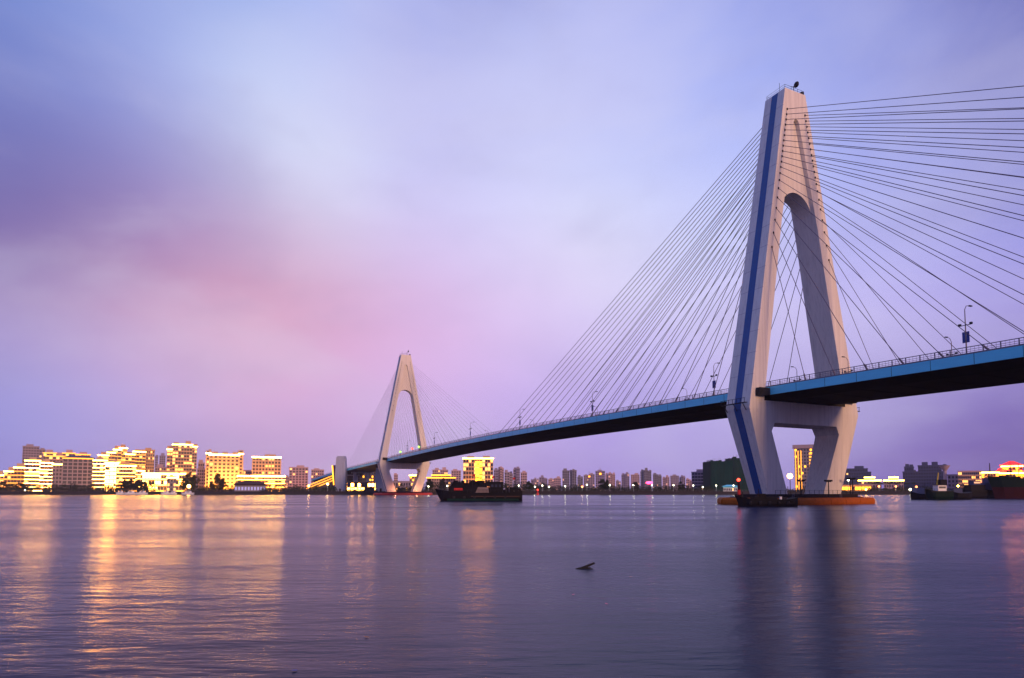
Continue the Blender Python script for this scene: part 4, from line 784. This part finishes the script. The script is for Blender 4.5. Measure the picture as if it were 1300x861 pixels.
for i in range(nn_+1):
    f = i/nn_; x = Ls*f; w_ = 6.0*math.sin(min(1, f/.35)*math.pi/2)**.7+.05; k = max(0, 1-f/.25)
    vs += [(x+.5*k, -w_*.8, -.5), (x-.8*k, -w_*.93, 4.6), (x-2.5*k, -w_, 8.2+1.0*k*k), (x-2.5*k, w_, 8.2+1.0*k*k), (x-.8*k, w_*.93, 4.6), (x+.5*k, w_*.8, -.5)]
lowf = []; upf = []
for i in range(nn_):
    for j in range(6):
        a = i*6+j; b = i*6+(j+1) % 6; (upf if j in (1, 2, 3) else lowf).append((a, b, b+6, a+6))
lowf += [(0, 5, 4, 1)]; upf += [(1, 4, 3, 2)]
MB().add(vs, lowf).build('lower_hull', 'hull_red', bs); MB().add(vs, upf).build('bulwark', 'hull_green', bs)
dg = MB(); rs = random.Random(9)
for i in range(14): x = rs.uniform(1, 30); dg.box(x, x+rs.uniform(.6, 2.4), -2, 2, 8, 8+rs.uniform(.7, 1.8))
dg.build('deck_gear', 'hull_dark', bs, kind='stuff'); ship_rail(bs, 3.0, 30, -5.7, 8.2, 1.0, 1.5); MB().tube((7.2, 0, 8), (7.2, 0, 15.2), .16, .08).tube((5.6, 0, 13.2), (8.8, 0, 13.2), .07).tube((5.9, 0, 11), (8.5, 0, 11), .06).build('mast', 'dark_steel', bs); MB().tube((10.5, 0, 8), (10.5, 0, 14.3), .1).build('mast', 'dark_steel', bs)
def yacht(u0, u1, Y, label):
    x0, x1 = at(u0, Y), at(u1, Y); r = thing('motor_yacht', label, 'yacht', ((x0+x1)/2, Y, 0), 0, 'white yachts moored below the left hotels'); Lh = x1-x0
    hull(MB(), Lh, 3.6, 1.4, .4, .5).build('hull', 'white_paint', r); MB().add([(-Lh*.22, -1.3, 1.3), (Lh*.3, -1.3, 1.3), (Lh*.3, 1.3, 1.3), (-Lh*.22, 1.3, 1.3), (-Lh*.08, -1, 2.9), (Lh*.26, -1, 2.9), (Lh*.26, 1, 2.9), (-Lh*.08, 1, 2.9)], [(4, 5, 6, 7), (0, 1, 5, 4), (1, 2, 6, 5), (2, 3, 7, 6), (3, 0, 4, 7)]).build('cabin', 'white_paint', r)
    MB().box(-Lh*.03, Lh*.22, -1.25, -1.13, 1.9, 2.5).build('window', 'glass', r); MB().tube((Lh*.12, 0, 2.9), (Lh*.15, 0, 4.4), .06).build('mast', 'white_paint', r)
for i, (a, b) in enumerate([(159, 173), (174, 187), (205, 216), (216.5, 224), (231, 246), (148, 158)]): yacht(a, b, 488+2*(i % 2), 'white motor yacht, '+['left of the bigger two before the dark trees', 'right of the bigger two before the dark trees', 'below the small pavilion, left one', 'below the small pavilion, right one', 'under the big dark tree', 'leftmost of all the yachts'][i])
r = thing('navigation_buoy', 'red navigation buoy on the water right of the barge', 'buoy', (at(682.5, 470), 470, 0)); MB().tube((0, 0, -.3), (0, 0, 1.2), 1.2, 1.0, 10).build('float', 'fender_red', r); MB().tube((0, 0, 1.2), (0, 0, 3.4), .7, .2, 6).build('cage', 'fender_red', r); MB().ball((0, 0, 3.8), .5).build('lamp', 'E_red', r)

# ------------------------------------------------------------------ flotsam
lg = MB(); lg.tube((-.36, 0, -.02), (.12, .05, .06), .04, .075, 8).tube((-.12, .02, .02), (.43, .1, .23), .06, .045, 8)
lg.tube((-.25, .02, .0), (.34, -.06, .0), .06, .03, 7).tube((.1, 0, .04), (.3, .2, .04), .03, .015, 6)
o = lg.build('driftwood', 'wood_wet'); o.location = (3.0, 26.5, 0); tag(o, 'black forked driftwood branch floating in the middle of the water', 'driftwood')
for i, (x, y, m_, lb_) in enumerate([(4.45, 24, 'leaf_dry', 'brown leaf floating right of the driftwood'), (1.9, 19.9, 'petal_pink', 'pale pink scrap floating below the driftwood'), (2.7, 18.3, 'petal_pink', 'reddish scrap floating lower right of the driftwood'), (-3.2, 14.2, 'leaf_dry', 'brown leaf floating at lower middle left of the water'), (-3.9, 11.6, 'banner_blue', 'small blue scrap floating near the bottom edge'), (9.7, 22.6, 'petal_pink', 'reddish scrap floating at right under the near tower')]):
    s = .07; o = MB().add([(-s, 0, .012), (0, -s*.6, .016), (s*1.2, 0, .03), (0, s*.6, .016), (0, 0, .008)], [(0, 1, 4), (1, 2, 4), (2, 3, 4), (3, 0, 4)]).build('floating_leaf', m_); o.location = (x, y, .004); o.rotation_euler = (0, 0, i); tag(o, lb_, 'leaf')
# HAZE
if True:
    hz_ = MB().box(-3000, 3000, -420, 2200, -3.5, 125).build('haze', 'water', kind='stuff'); hm = bpy.data.materials.new('haze_air'); hm.use_nodes = True; t = hm.node_tree; t.nodes.clear()
    v = t.nodes.new('ShaderNodeVolumePrincipled'); v.inputs['Color'].default_value = (.86, .80, 1, 1); v.inputs['Density'].default_value = .00010; v.inputs['Anisotropy'].default_value = 0
    oo = t.nodes.new('ShaderNodeOutputMaterial'); t.links.new(v.outputs[0], oo.inputs['Volume']); hz_.data.materials[0] = hm
